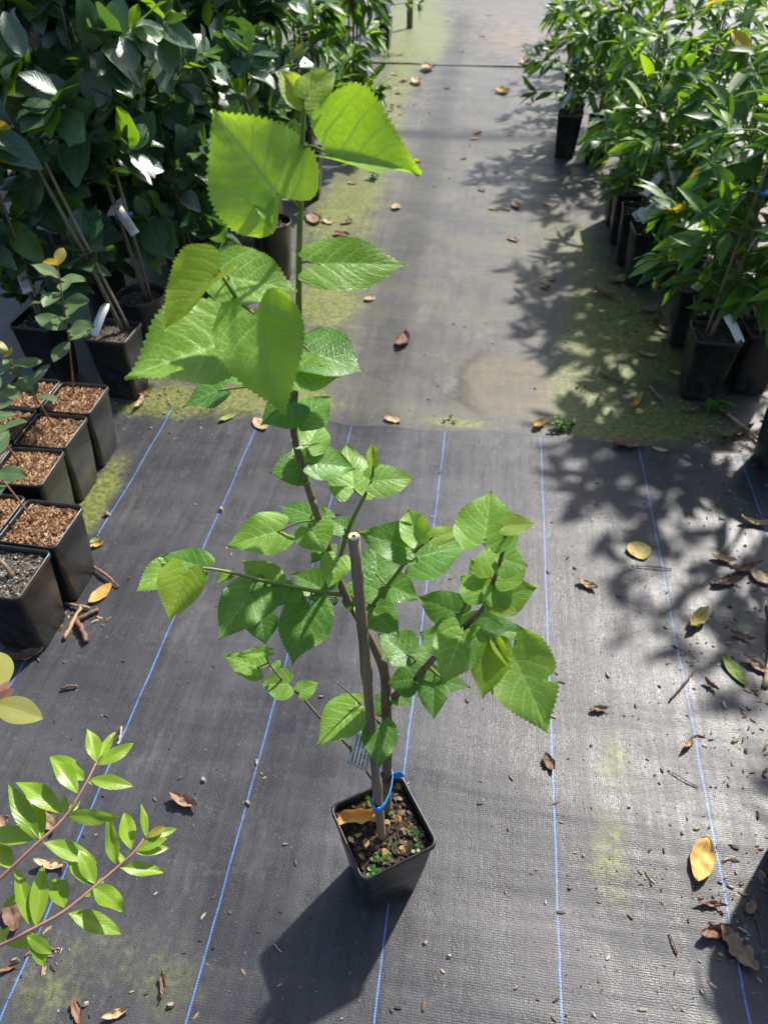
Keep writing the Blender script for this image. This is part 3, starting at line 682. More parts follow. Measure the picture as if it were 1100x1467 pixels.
RIGHT = [
    (.79, 2.30, 0.92, 'bright sapling in the nearest square pot of the right row, blue ties on its stem', dict(nleaf=150, ntag=1, spread=.22, lean=(.05, .05))),
    (.825, 2.48, 0.88, 'sapling in the second square pot from the front, right path edge', dict(nleaf=90)),
    (.80, 2.65, 0.88, 'sapling in the third square pot from the front, right path edge', dict(nleaf=100)),
    (.965, 2.36, 0.96, 'sapling at the right edge beside the nearest square pot', dict(nleaf=120)),
    (1.00, 2.56, 0.96, 'sapling at the right edge, second pot of the inner column', dict(nleaf=110)),
    (1.12, 2.80, 1.00, 'sapling at the right edge, third pot of the inner column', dict(nleaf=110)),
    (.69, 3.15, 0.78, 'sapling with white printed labels over its pot, right path edge', dict(nleaf=120, ntag=3, spread=.2)),
    (.86, 3.13, 0.92, 'sapling beside the pot with white labels, inner column of right row', dict(nleaf=120, ntag=2)),
    (.67, 3.36, 0.84, 'sapling directly behind the pot with white labels, right path edge', dict(nleaf=110)),
    (.86, 3.34, 0.96, 'green sapling among leaning stakes in the right block, inner column', dict(nleaf=120)),
    (1.08, 3.25, 1.04, 'tall sapling near the right edge among leaning stakes', dict(nleaf=120)),
    (.66, 3.58, 0.88, 'sapling with a hanging white label strip, right path edge', dict(nleaf=110, ntag=2)),
    (.66, 3.80, 0.84, 'sapling halfway along the right path edge', dict(nleaf=100)),
    (.88, 3.7, 1.00, 'sapling halfway along the right block, inner column', dict(nleaf=100)),
    (1.15, 3.75, 1.08, 'sapling halfway along the right block at the right edge', dict(nleaf=100)),
    (1.45, 3.4, 1.12, 'tall sapling at the right edge behind the stakes', dict(nleaf=90)),
    (.45, 4.80, 0.76, 'sapling reaching out over the path from a dark pot on the right', dict(nleaf=140, spread=.3, nb=11)),
    (.62, 4.72, 0.88, 'sapling beside the one reaching over the path', dict(nleaf=110)),
    (.80, 4.55, 0.96, 'green sapling inward of the one reaching over the path', dict(nleaf=100)),
    (.47, 5.05, 0.80, 'sapling just behind the one reaching over the path', dict(nleaf=90)),
    (.75, 5.1, 1.00, 'dark green sapling behind the reaching one, inner column', dict(nleaf=90)),
    (1.1, 4.6, 1.08, 'tall bright sapling in the back of the right block', dict(nleaf=90)),
    (1.5, 4.4, 1.20, 'tall sapling at the top right corner of the view', dict(nleaf=80)),
    (.55, 6.0, 0.76, 'sapling with a blue tag on its pot, far right path edge', dict(nleaf=90, spread=.26)),
    (.85, 5.8, 0.96, 'dark sapling far along the right block', dict(nleaf=80)),
    (1.25, 5.5, 1.12, 'tall sapling far along the right block', dict(nleaf=70)),
    (.62, 6.9, 0.92, 'dark leafy sapling near the far seam on the right', dict(nleaf=80)),
    (1.0, 6.7, 1.04, 'dark sapling behind the far seam on the right', dict(nleaf=60)),
    (.72, 8.2, 0.96, 'farthest sapling on the right path edge', dict(nleaf=60)),
    (1.6, 6.6, 1.20, 'farthest tall sapling in the right block', dict(nleaf=50)),
]
for i, (x, y, h, lb, kw) in enumerate(RIGHT):
    kw = dict(kw); kw.setdefault('zlo', .12); kw.setdefault('fresh', [.36, .12, .24][i % 3]); kw.setdefault('llen', .132); h *= .94; kw.setdefault('spread', .20); kw.setdefault('nb', 11); kw.setdefault('nstuff', 70); kw['nleaf'] = int(kw['nleaf'] * .72)
    sp_ = sapling((x, y), 'long', lb, GR, h, 'sq', seed=100 + i, **kw)
    if 'over its pot' in lb:              # the wide label hanging in front of the pot
        for (b, t, z0_, z1_, w_) in (((966, 277), (918, 313), .40, .34, .045), ((925, 300), (908, 312), .36, .33, .035), ((1000, 262), (976, 278), .44, .40, .05)):
            B = G(*b, z0_); T = G(*t, z1_); tag_part(sp_, B - sp_.location, T - B, (CAMP - B).normalized(), (T - B).length, w_, M['tag'], 'plant_label', .05)
# out of the frame at the right: their shade falls on the path
sapling((.985, 1.93), 'long', 'dark round pot cut off by the right edge with a bushy sapling', GR, .85, 'big', seed=200, nleaf=100, zlo=.5, spread=.25)
sapling((1.18, 1.62), 'long', 'sapling beyond the right edge beside the dark round pot', GR, .8, 'sq', seed=201, nleaf=90)
sapling((1.22, 1.25), 'long', 'sapling beyond the right edge near the brown litter', GR, .72, 'sq', seed=202, nleaf=90)
sapling((.735, .665), 'long', 'dark pot with low sapling at the lower right edge', GR, .46, 'big', seed=203, nleaf=24, nstuff=0, zlo=.3, spread=.06, nb=4, llen=.06, stake=False, ntag=0)

# ------------------------------------------------------------------ left foreground: coir pots with seedlings
def seedling_pot(x, y, label, fill, plant, seed, hs=.30, group='square seedling pots with coir'):
    q = random.Random(seed)
    root = empty('potted_seedling', Vector((x, y, 0)), label, 'seedling pot', group)
    rz = q.uniform(-.04, .04)
    po = obj('pot', POTM['left'], root); po.rotation_euler = (0, 0, rz)
    so = obj('soil', soil_mesh(.138, .200, 'square', M['coir'] if fill == 'coir' else M['grit'], .006, seed), root); so.rotation_euler = (0, 0, rz)
    if fill == 'coir':
        tag(obj('coir_fibres', fibre_mesh('coir_fibres', .130, .200, 900, M['fibre'], seed), so), kind='stuff')
        tag(obj('coir_chips', chips_mesh('coir_chips', .128, .201, 130, .003, .022, M['fibre'], seed + 3, .35), so), kind='stuff')
    else:
        tag(obj('soil_chips', chips_mesh('soil_chips', .128, .201, 420, .002, .008, M['pebble'], seed, .6), so), kind='stuff')
        tag(obj('bark_chips', chips_mesh('bark_chips', .128, .202, 260, .003, .010, M['chips'], seed + 5, .5), so), kind='stuff')
    if plant:
        bx, by, tx, ty, hh = plant
        b = Vector((bx, by, .2)); t = Vector((tx, ty, hh))
        _, sp = stem_part('stem', [(b, .0028), (b.lerp(t, .5) + Vector((.006, 0, 0)), .0023), (t, .0014)], M['bark_red'], root, 3, 6)
        n = 7 if hh > .5 else 5
        for k in range(n):
            u = .45 + .55 * k / (n - 1); p = b.lerp(t, u) + Vector((.006 * (1 - abs(2 * u - 1)), 0, 0)); a0 = k * 1.57 + seed
            for sgn in (0, math.pi):
                a = a0 + sgn + q.uniform(-.3, .3); d = Vector((math.cos(a), math.sin(a), q.uniform(-.1, .5) + (.7 if k == n - 1 else 0)))
                key = 'feij_y' if k == n - 1 else 'feij'
                obj('leaf', q.choice(LV[key]), root, mat4=frame4(p, d, Vector((q.uniform(-.2, .2), q.uniform(-.4, .1), 1)), q.uniform(.072, .098) * (.75 if k == n - 1 else 1)))
    return root
LP = [(-1.142, 1.690, 'coir pot at the back of the row with the tallest red-tipped seedling', 'coir', (-.02, .03, .045, .05, .60)),
      (-1.139, 1.531, 'second coir pot from the back, bare thin stem leaning left', 'coir', (.0, .02, -.10, .07, .40)),
      (-1.132, 1.372, 'third coir pot from the back, in the row of five', 'coir', (-.03, .02, -.10, .02, .43)),
      (-.992, 1.172, 'coir pot nearest the path with a bare leaning stem', 'coir', (-.02, .01, -.15, .06, .42)),
      (-1.000, 1.013, 'square pot of white gritty soil in front of the coir pots', 'grit', None),
      (-1.300, 1.700, 'coir pot behind the red-tipped seedling, at the left edge', 'coir', None),
      (-1.297, 1.545, 'coir pot left of the second coir pot, half hidden by leaves', 'coir', (.05, -.02, .03, -.04, .42)),
      (-1.288, 1.385, 'coir pot cut off by the left edge, beside the third one', 'coir', (.03, .03, .05, .03, .40)),
      (-1.150, 1.185, 'coir pot left of the pot nearest the path', 'coir', None)]
for i, (x, y, lb, fl, pl_) in enumerate(LP):
    r_ = seedling_pot(x, y, lb, fl, pl_, 300 + i)
    if fl == 'grit':
        p0 = G(18, 826, .2) - Vector((x, y, 0)); p1 = p0 + Vector((-.012, .008, .028)); p2 = p0 + Vector((-.04, .018, .04)); p3 = p0 + Vector((-.07, .0, .08))
        stem_part('stem', [(p0, .0055), (p1, .0055), (p2, .005), (p3, .004)], M['stake'], r_, 4, 8)

# ------------------------------------------------------------------ the potted mulberry in the middle
hP = .218
cor = [G(*p, hP) for p in ((472, 1154), (573, 1106), (627, 1208), (522, 1267))]
pc = sum(cor, Vector()) / 4; pc.z = 0.0
e = (cor[2] - cor[1]) + (cor[3] - cor[0]); PROT = math.atan2(e.y, e.x)
mul = empty('potted_mulberry', pc, 'young mulberry tree tied to a bamboo stake in a square black pot', 'potted tree')
po = obj('pot', POTM['main'], mul); po.rotation_euler = (0, 0, PROT)
so = obj('soil', soil_mesh(.124, .198, 'square', M['soil'], .007, 3), mul); so.rotation_euler = (0, 0, PROT)
tag(obj('bark_chips', chips_mesh('bark_chips', .116, .199, 420, .003, .021, M['chips'], 8, .45), so), kind='stuff')
tag(obj('soil_crumbs', chips_mesh('soil_crumbs', .120, .200, 500, .0015, .004, M['chips'], 18, .8), so), kind='stuff')
q = random.Random(4); mb = MB(); wv = leaf_grid(P_OVA, 3, 2, fold=.2)
for (px, py, n) in ((537, 1252, 26), (543, 1228, 8), (590, 1195, 10), (556, 1160, 8), (560, 1215, 5), (525, 1150, 6), (548, 1235, 6), (600, 1215, 5)):
    c0 = G(px, py, .203) - pc
    for k in range(n):
        a = q.uniform(0, 6.3); d = Vector((math.cos(a), math.sin(a), q.uniform(.2, .9)))
        m4 = Matrix.Rotation(-PROT, 4, 'Z') @ frame4(c0 + Vector((q.uniform(-.009, .009), q.uniform(-.007, .007), q.uniform(0, .004))), d, Vector((0, 0, 1)), q.uniform(.005, .009), 1.5); mb.add([m4 @ p for p in wv[0]], wv[1], wv[2])
tag(obj('seedling_weeds', mb.mesh('seedling_weeds', M['weed']), so), kind='stuff')

DS = .556
def WP(px, py, d): return PD(px, py, d) - pc
BR = {}
def branch(name, pts, mat, seg=8, key=None):
    o, sp = stem_part(name, [(WP(x, y, d), r) for x, y, d, r in pts], mat, mul, 4, seg); BR[key or name] = [p for p, r in sp]; return o
d0 = headd(G(553, 1160, .2))
branch('trunk', [(553, 1166, d0, .0085), (554, 1110, d0 - .004, .008), (555, 1060, d0 - .006, .0078), (553, 1005, d0 - .006, .0078), (551, 965, d0 - .004, .0072), (537, 929, d0, .0055), (518, 893, d0 + .004, .0052), (500, 862, d0 + .006, .005), (488, 836, d0 + .006, .0048), (476, 800, d0 + .008, .0046), (462, 757, d0 + .010, .0046), (447, 715, d0 + .012, .0044)], M['bark'], 9, 'main')
branch('leader', [(447, 715, d0 + .012, .0044), (436, 680, d0 + .014, .0042), (425, 640, d0 + .016, .004), (420, 600, d0 + .018, .0038), (424, 540, d0 + .02, .0034), (428, 450, d0 + .022, .0030)], M['bark'], 8, 'main2')
branch('green_leader', [(428, 450, d0 + .022, .0030), (429, 350, d0 + .024, .0027), (432, 250, d0 + .026, .0022), (434, 180, d0 + .026, .0018), (437, 140, d0 + .026, .0014)], M['bark_green'], 8, 'top')
branch('cut_stub', [(552, 972, d0 - .005, .007), (549, 943, d0 - .006, .0062)], M['bark'], 9, 'stub')
branch('side_branch', [(555, 1008, d0 - .006, .006), (573, 990, d0 - .012, .0052), (594, 972, d0 - .02, .0048), (612, 953, d0 - .028, .0044), (640, 922, d0 - .035, .004), (662, 900, d0 - .04, .0037), (691, 872, d0 - .044, .003), (706, 835, d0 - .05, .0024), (720, 790, d0 - .056, .002), (726, 750, d0 - .06, .0014)], M['bark'], 8, 'R')
branch('twig', [(650, 912, d0 - .037, .003), (660, 880, d0 - .03, .0024), (671, 856, d0 - .026, .0016)], M['bark_green'], 7, 'Rb')
branch('twig', [(662, 900, d0 - .04, .003), (685, 905, d0 - .055, .0024), (706, 918, d0 - .068, .0018)], M['bark_green'], 7, 'Rc')
branch('twig', [(612, 953, d0 - .028, .003), (625, 965, d0 - .035, .002), (640, 975, d0 - .04, .0014)], M['bark_green'], 7, 'Rd')
branch('green_shoot', [(513, 885, d0 + .005, .003), (534, 866, d0 - .004, .0027), (562, 830, d0 - .014, .0024), (591, 793, d0 - .022, .0021), (620, 769, d0 - .03, .0014)], M['bark_green'], 7, 'M')
branch('green_shoot', [(484, 826, d0 + .006, .003), (489, 792, d0 + .0, .0027), (502, 751, d0 - .006, .0023), (521, 713, d0 - .012, .0019), (532, 690, d0 - .014, .0016), (535, 667, d0 - .016, .0012)], M['bark_green'], 7, 'U')
branch('green_shoot', [(495, 852, d0 + .006, .003), (471, 850, d0 - .006, .0027), (421, 841, d0 - .03, .0024), (381, 833, d0 - .045, .0021), (335, 821, d0 - .055, .0018), (294, 814, d0 - .062, .0015), (270, 818, d0 - .066, .0011)], M['bark_green'], 7, 'L')
branch('low_twig', [(551, 1140, d0 - .002, .003), (530, 1112, d0 - .01, .0026), (498, 1068, d0 - .022, .0023), (465, 1036, d0 - .032, .002), (433, 999, d0 - .042, .0017), (411, 980, d0 - .048, .0015), (390, 957, d0 - .054, .0012), (382, 944, d0 - .056, .001)], M['bark'], 7, 'D')
branch('low_twig', [(554, 1050, d0 - .006, .0025), (544, 1038, d0 - .012, .002), (516, 1008, d0 - .022, .0014), (497, 990, d0 - .028, .001), (482, 977, d0 - .032, .0008)], M['bark'], 6, 'D2')
branch('green_shoot', [(427, 470, d0 + .021, .003), (400, 468, d0 + .006, .0026), (360, 448, d0 - .02, .0022), (338, 425, d0 - .036, .0018), (320, 398, d0 - .046, .0013)], M['bark_green'], 7, 'Us')

MULL = [  # branch, base px, tip px, width px, camera weight, material, fold, extra depth, lobed
    ('top', (402, 284), (303, 154), 150, 1.0, 'mul', .12, -.02, 0), ('top', (372, 268), (390, 330), 30, .5, 'mul', .2, -.01, 0),
    ('top', (468, 222), (605, 247), 92, .62, 'mul', .8, -.02, 0), ('top', (434, 146), (400, 97), 36, .8, 'mul_young', .3, 0, 0), ('top', (437, 141), (481, 102), 44, .8, 'mul_young', .3, -.006, 0),
    ('top', (452, 379), (586, 375), 66, .55, 'mul', .15, -.01, 0), ('Us', (313, 391), (231, 468), 60, .7, 'mul_young', .5, -.012, 0), ('Us', (322, 397), (426, 416), 80, .4, 'mul', .12, .03, 0),
    ('Us', (335, 487), (178, 540), 108, .55, 'mul', .18, -.0, 0), ('Us', (365, 452), (403, 591), 120, .75, 'mul', .2, -.04, 0), ('main2', (417, 530), (490, 537), 52, .5, 'mul', .1, -.01, 0),
    ('main2', (440, 505), (520, 525), 70, .4, 'mul_dark', .15, .02, 0), ('main2', (366, 520), (288, 546), 52, .4, 'mul_dark', .15, .005, 0), ('main2', (318, 558), (259, 578), 36, .3, 'mul_dark', .2, .01, 0),
    ('main2', (424, 578), (370, 605), 58, .5, 'mul_dark', .15, -.01, 0), ('main2', (428, 603), (473, 566), 52, .5, 'mul_dark', .2, -.012, 0), ('main2', (440, 640), (462, 597), 50, .5, 'mul', .2, .0, 0),
    ('main2', (437, 670), (386, 674), 46, .4, 'mul_dark', .15, .012, 0), ('main2', (447, 664), (511, 668), 48, .5, 'mul_dark', .15, -.012, 0), ('U', (507, 704), (497, 634), 70, .5, 'mul', .12, .006, 0),
    ('U', (534, 666), (533, 634), 17, .6, 'mul_young', .4, -.004, 0), ('U', (534, 690), (595, 684), 46, .6, 'mul', .15, -.006, 0),
    ('main', (450, 741), (400, 718), 38, .4, 'mul_dark', .12, .01, 0), ('main', (450, 744), (490, 766), 46, .4, 'mul_dark', .12, .012, 0), ('main', (444, 756), (466, 793), 56, .6, 'mul', .12, -.012, 0),
    ('main', (403, 761), (324, 779), 58, .45, 'mul', .2, -.006, 0), ('U', (484, 800), (471, 840), 42, .6, 'mul', .12, -.012, 0), ('L', (467, 847), (416, 818), 46, .5, 'mul_dark', .15, -.004, 0),
    ('L', (443, 867), (416, 950), 72, .55, 'mul_dark', .15, -.01, 0), ('L', (393, 836), (345, 801), 44, .5, 'mul', .2, .002, 0), ('L', (362, 846), (313, 915), 64, .55, 'mul_dark', .2, -.006, 0),
    ('L', (383, 838), (362, 896), 46, .5, 'mul_dark', .25, .004, 0), ('L', (373, 884), (380, 922), 44, .5, 'mul_dark', .2, .012, 0), ('L', (292, 813), (230, 794), 46, .5, 'mul_dark', .15, .004, 0),
    ('L', (266, 818), (243, 889), 60, .65, 'mul_young', .2, -.006, 0), ('L', (246, 814), (195, 847), 40, .5, 'mul', .15, .012, 0), ('L', (332, 824), (308, 834), 16, .5, 'mul', .2, .0, 0),
    ('D', (373, 958), (320, 937), 36, .5, 'mul', .12, -.004, 0), ('D', (384, 934), (334, 938), 14, .3, 'mul', .2, .004, 0), ('D', (413, 980), (374, 981), 42, .6, 'mul', .12, -.006, 0),
    ('D', (430, 992), (457, 978), 26, .5, 'mul', .2, -.004, 0), ('D', (392, 960), (402, 943), 12, .4, 'mul_dark', .3, 0, 0),
    ('M', (588, 787), (514, 761), 54, .5, 'mul_dark', .15, -.006, 0), ('M', (539, 826), (537, 775), 58, .5, 'mul_dark', .15, .012, 0), ('M', (599, 775), (582, 725), 40, .6, 'mul', .25, -.004, 0),
    ('M', (622, 770), (664, 758), 26, .6, 'mul_young', .3, -.008, 0), ('M', (591, 801), (670, 775), 68, .5, 'mul_dark', .15, -.0, 0),
    ('R', (693, 777), (703, 700), 82, .55, 'mul', .2, .0, 0), ('R', (722, 754), (768, 750), 30, .6, 'mul_young', .3, -.008, 0), ('R', (706, 827), (742, 776), 68, .55, 'mul', .15, .006, 0),
    ('R', (693, 850), (659, 822), 48, .6, 'mul', .12, -.012, 0), ('R', (712, 862), (712, 812), 40, .65, 'mul', .3, -.02, 0), ('R', (708, 858), (769, 841), 58, .5, 'mul', .12, .01, 0), ('R', (703, 860), (742, 879), 32, .6, 'mul_young', .2, -.016, 0),
    ('Rb', (657, 880), (595, 853), 50, .5, 'mul_dark', .15, .004, 0), ('R', (667, 895), (611, 909), 42, .5, 'mul_dark', .12, .004, 0), ('R', (673, 899), (765, 906), 46, .45, 'mul_dark', .2, -.004, 0),
    ('R', (662, 905), (634, 981), 68, .6, 'mul', .12, -.02, 0), ('Rc', (704, 924), (690, 998), 56, .65, 'mul_young', .2, -.008, 0), ('Rc', (710, 921), (732, 961), 18, .5, 'mul_young', .4, -.01, 0),
    ('Rc', (732, 936), (788, 1049), 98, .6, 'mul', .18, -.004, 1), ('Rd', (620, 974), (621, 1032), 42, .55, 'mul_dark', .3, -.002, 0), ('Rd', (630, 976), (674, 984), 30, .4, 'mul_dark', .15, .006, 0),
    ('R', (581, 938), (542, 907), 56, .5, 'mul_dark', .2, -.004, 0), ('R', (585, 940), (618, 931), 38, .5, 'mul_dark', .15, .004, 0), ('R', (591, 973), (554, 978), 42, .5, 'mul_dark', .12, -.01, 0),
    ('M', (527, 869), (573, 911), 50, .5, 'mul_dark', .15, -.004, 0), ('M', (499, 851), (531, 861), 42, .5, 'mul_dark', .15, .012, 0), ('main', (553, 1012), (528, 999), 46, .5, 'mul_dark', .15, .014, 0), ('main', (556, 1008), (572, 999), 24, .5, 'mul_dark', .15, .014, 0),
    ('D2', (517, 1008), (474, 1000), 24, .4, 'mul', .15, .002, 0), ('D2', (508, 1020), (453, 1064), 56, .6, 'mul', .15, -.012, 0), ('D2', (543, 1039), (544, 1101), 48, .6, 'mul_dark', .1, -.03, 0),
    ('M', (556, 838), (600, 858), 44, .5, 'mul_dark', .15, .014, 0), ('M', (548, 850), (512, 832), 40, .45, 'mul_dark', .15, .018, 0), ('R', (640, 920), (600, 905), 44, .5, 'mul_dark', .15, .008, 0), ('R', (650, 908), (690, 925), 50, .5, 'mul_dark', .15, .012, 0),
    ('R', (705, 838), (672, 800), 50, .5, 'mul', .15, .012, 0), ('R', (715, 800), (756, 812), 46, .5, 'mul', .15, .008, 0), ('R', (720, 780), (690, 745), 48, .5, 'mul', .2, .01, 0), ('Rc', (690, 908), (728, 900), 40, .5, 'mul_dark', .2, .0, 0),
    ('L', (420, 842), (398, 868), 34, .5, 'mul_dark', .2, .008, 0), ('main2', (433, 655), (452, 628), 34, .5, 'mul', .2, .012, 0), ('main', (470, 780), (446, 806), 34, .5, 'mul_dark', .2, .008, 0), ('U', (498, 760), (474, 742), 30, .5, 'mul_dark', .2, .008, 0),
    ('R', (600, 966), (632, 958), 34, .45, 'mul_dark', .15, .006, 0), ('R', (568, 994), (590, 1010), 28, .5, 'mul_dark', .2, .004, 0),
]
UP = Vector((0, 0, 1))
for i, (bk, b, t, wpx, kc, mt, fold, dd, lobed) in enumerate(MULL):
    q = random.Random(900 + i)
    bp = WP(b[0], b[1], d0)                          # nearest point of the branch in the picture plane, then its own depth
    near = min(BR[bk], key=lambda p: (p + pc - CAMP).normalized().angle((bp + pc - CAMP).normalized()))
    dep = headd(near + pc) + dd
    B = PD(b[0], b[1], dep)
    toc = (CAMP - B).normalized(); kc = kc - (.13 if b[1] < 620 else .09)
    N0 = (UP * (1 - kc) + toc * kc + Vector((q.uniform(-.25, .25), q.uniform(-.2, .2), 0)) * .8).normalized()
    rt = ray(*t); den = rt.dot(N0)
    k = (B - CAMP).dot(N0) / den if abs(den) > .08 else dep / rt.dot(HEAD)
    T = CAMP + rt * k
    flat = PD(t[0], t[1], dep); Lf = (flat - B).length
    if (T - B).length > 1.55 * Lf or k < 0: T = flat.lerp(CAMP, -.0) + (T - flat).normalized() * Lf * .8
    T = CAMP + rt * ((T - CAMP).dot(rt) / rt.dot(rt))
    ax = T - B; L = ax.length; y = ax.normalized(); z = (N0 - y * N0.dot(y)).normalized(); x = y.cross(z)
    vd = toc; per = (x - vd * x.dot(vd)); ap = (y - vd * y.dot(vd)).normalized()
    perp = (per - ap * per.dot(ap)).length
    dist = (B - CAMP).dot(ray(CX, CY).normalized())
    W = 1.07 * wpx * dist / F / max(.55, perp)
    W = min(W, L * 1.3)
    nf = None
    if lobed: nf = lambda tt, uu: (1 - .38 * math.exp(-((tt - .46) / .05) ** 2)) if uu < -.3 else 1.0
    v, f, uv = leaf_grid(P_MUL, 46 if wpx > 40 else 28, 12 if wpx > 40 else 8, lobe=.20 * (1 if L > .02 else .5), serr=.012 if wpx > 40 else .018, fold=fold, droop=q.uniform(-.03, .16), cup=q.uniform(-.15, .25), wave=q.uniform(.02, .05), twist=q.uniform(-.25, .25), seed=i, notch=nf, asym=q.uniform(-.06, .06), pillow=q.uniform(.003, .006))
    sx = W / L
    m4 = frame4(B - pc, ax, N0, L, sx)
    lf = obj('leaf', mesh('leaf', [m4 @ p for p in v], f, M[mt], uv), mul)
    # its stalk
    st = near; en = B - pc
    if (en - st).length > .001:
        if (en - st).length > .085: st = en + (st - en).normalized() * .085
        mb = MB(); mp = st.lerp(en, .5) + Vector((0, 0, .12 * (en - st).length)) ; sp = smoothpts([(st, .0013), (mp, .0011), (en + ax.normalized() * .004, .0009)], 4)
        mb.tube([p for p, r in sp], [r for p, r in sp], 6); obj('leaf_stalk', mb.mesh('leaf_stalk', M['bark_green']), lf)
# unripe fruit
for (px, py, bk) in ((520, 1022, 'D2'), (478, 861, 'L'), (497, 770, 'U'), (505, 1026, 'D2')):
    near = min(BR[bk], key=lambda p: (p - WP(px, py, d0)).length); c0 = WP(px, py, headd(near + pc) - .004)
    mb = MB(); q = random.Random(px)
    for k in range(26):
        zz = 1 - 2 * (k + .5) / 26; r_ = math.sqrt(1 - zz * zz); a = k * 2.4
        c1 = c0 + Vector((r_ * math.cos(a), r_ * math.sin(a), zz * 1.3)) * .0042
        vv = [c1 + Vector(d) * .0017 for d in ((1, 0, 0), (-1, 0, 0), (0, 1, 0), (0, -1, 0), (0, 0, 1), (0, 0, -1))]
        mb.add(vv, [(0, 2, 4), (2, 1, 4), (1, 3, 4), (3, 0, 4), (2, 0, 5), (1, 2, 5), (3, 1, 5), (0, 3, 5)])
    obj('unripe_fruit', mb.mesh('unripe_fruit', M['berry']), mul)
# stake with its nodes and cut end
zb = G(547, 1200, .2); ds0 = headd(zb); s0 = zb - pc; s1 = WP(507, 769, d0 - .045)
pts = []; 
for k in range(25):
    t = k / 24; p = s0.lerp(s1, t) - (Vector((0, 0, .02)) if k == 0 else Vector())
    r_ = .0074 - .0012 * t + (.0016 if k in (6, 16) else (-.0005 if k in (5, 15) else 0)) + .0003 * math.sin(k * 2.7); pts.append((p, r_))
mb = MB(); mb.tube([p for p, r in pts], [r for p, r in pts], 12); stk = obj('stake', mb.mesh('stake', M['stake']), mul)
dirs = (s1 - s0).normalized(); mb = MB(); mb.tube([s1 - dirs * .001, s1 + dirs * .0012], .0058, 12); obj('cut_end', mb.mesh('cut_end', M['stake_cut'], False), stk)
mb = MB(); mb.tube([s1 + dirs * .0011, s1 + dirs * .0016], .0018, 8); obj('pith_hole', mb.mesh('pith_hole', M['soil'], False), stk)
# blue ties, printed label
def mid_at(py_s, py_t):
    tt = (py_s - 1200) / (769 - 1200); a = s0.lerp(s1, tt); b = min(BR['main'], key=lambda p: abs(p.z - a.z)); return a, b
a, b = mid_at(1126, 0); c_ = (a + b) / 2; az = math.atan2((b - a).y, (b - a).x)
tie_part(mul, c_, .0125, .017, False, max(1.2, ((b - a).length / 2 + .011) / .0125), az)
tl = MB(); p0 = WP(553, 1122, d0 - .0); tl.box(WP(563, 1112, d0 + .006), .036, .0012, .018, Matrix.Rotation(YAW, 3, 'Z') @ Matrix.Rotation(-.45, 3, 'Y')); obj('tie_tail', tl.mesh('tie_tail', M['tie'], False), mul)
tl = MB(); tl.box(WP(565, 1052, d0 - .01), .016, .0012, .010, Matrix.Rotation(YAW, 3, 'Z') @ Matrix.Rotation(.2, 3, 'Y') @ Matrix.Rotation(.8, 3, 'X')); tl.tube([WP(553, 1053, d0 - .008), WP(561, 1052, d0 - .01)], .0015, 6); obj('tie_tail', tl.mesh('tie_tail', M['tie'], False), mul)
tb = WP(523, 1050, d0 - .020); te = WP(509, 1103, d0 - .034)
tag_part(mul, tb, te - tb, Vector((-.05, -.5, .85)), (te - tb).length, .034, M['tag'], 'printed_label', .06)

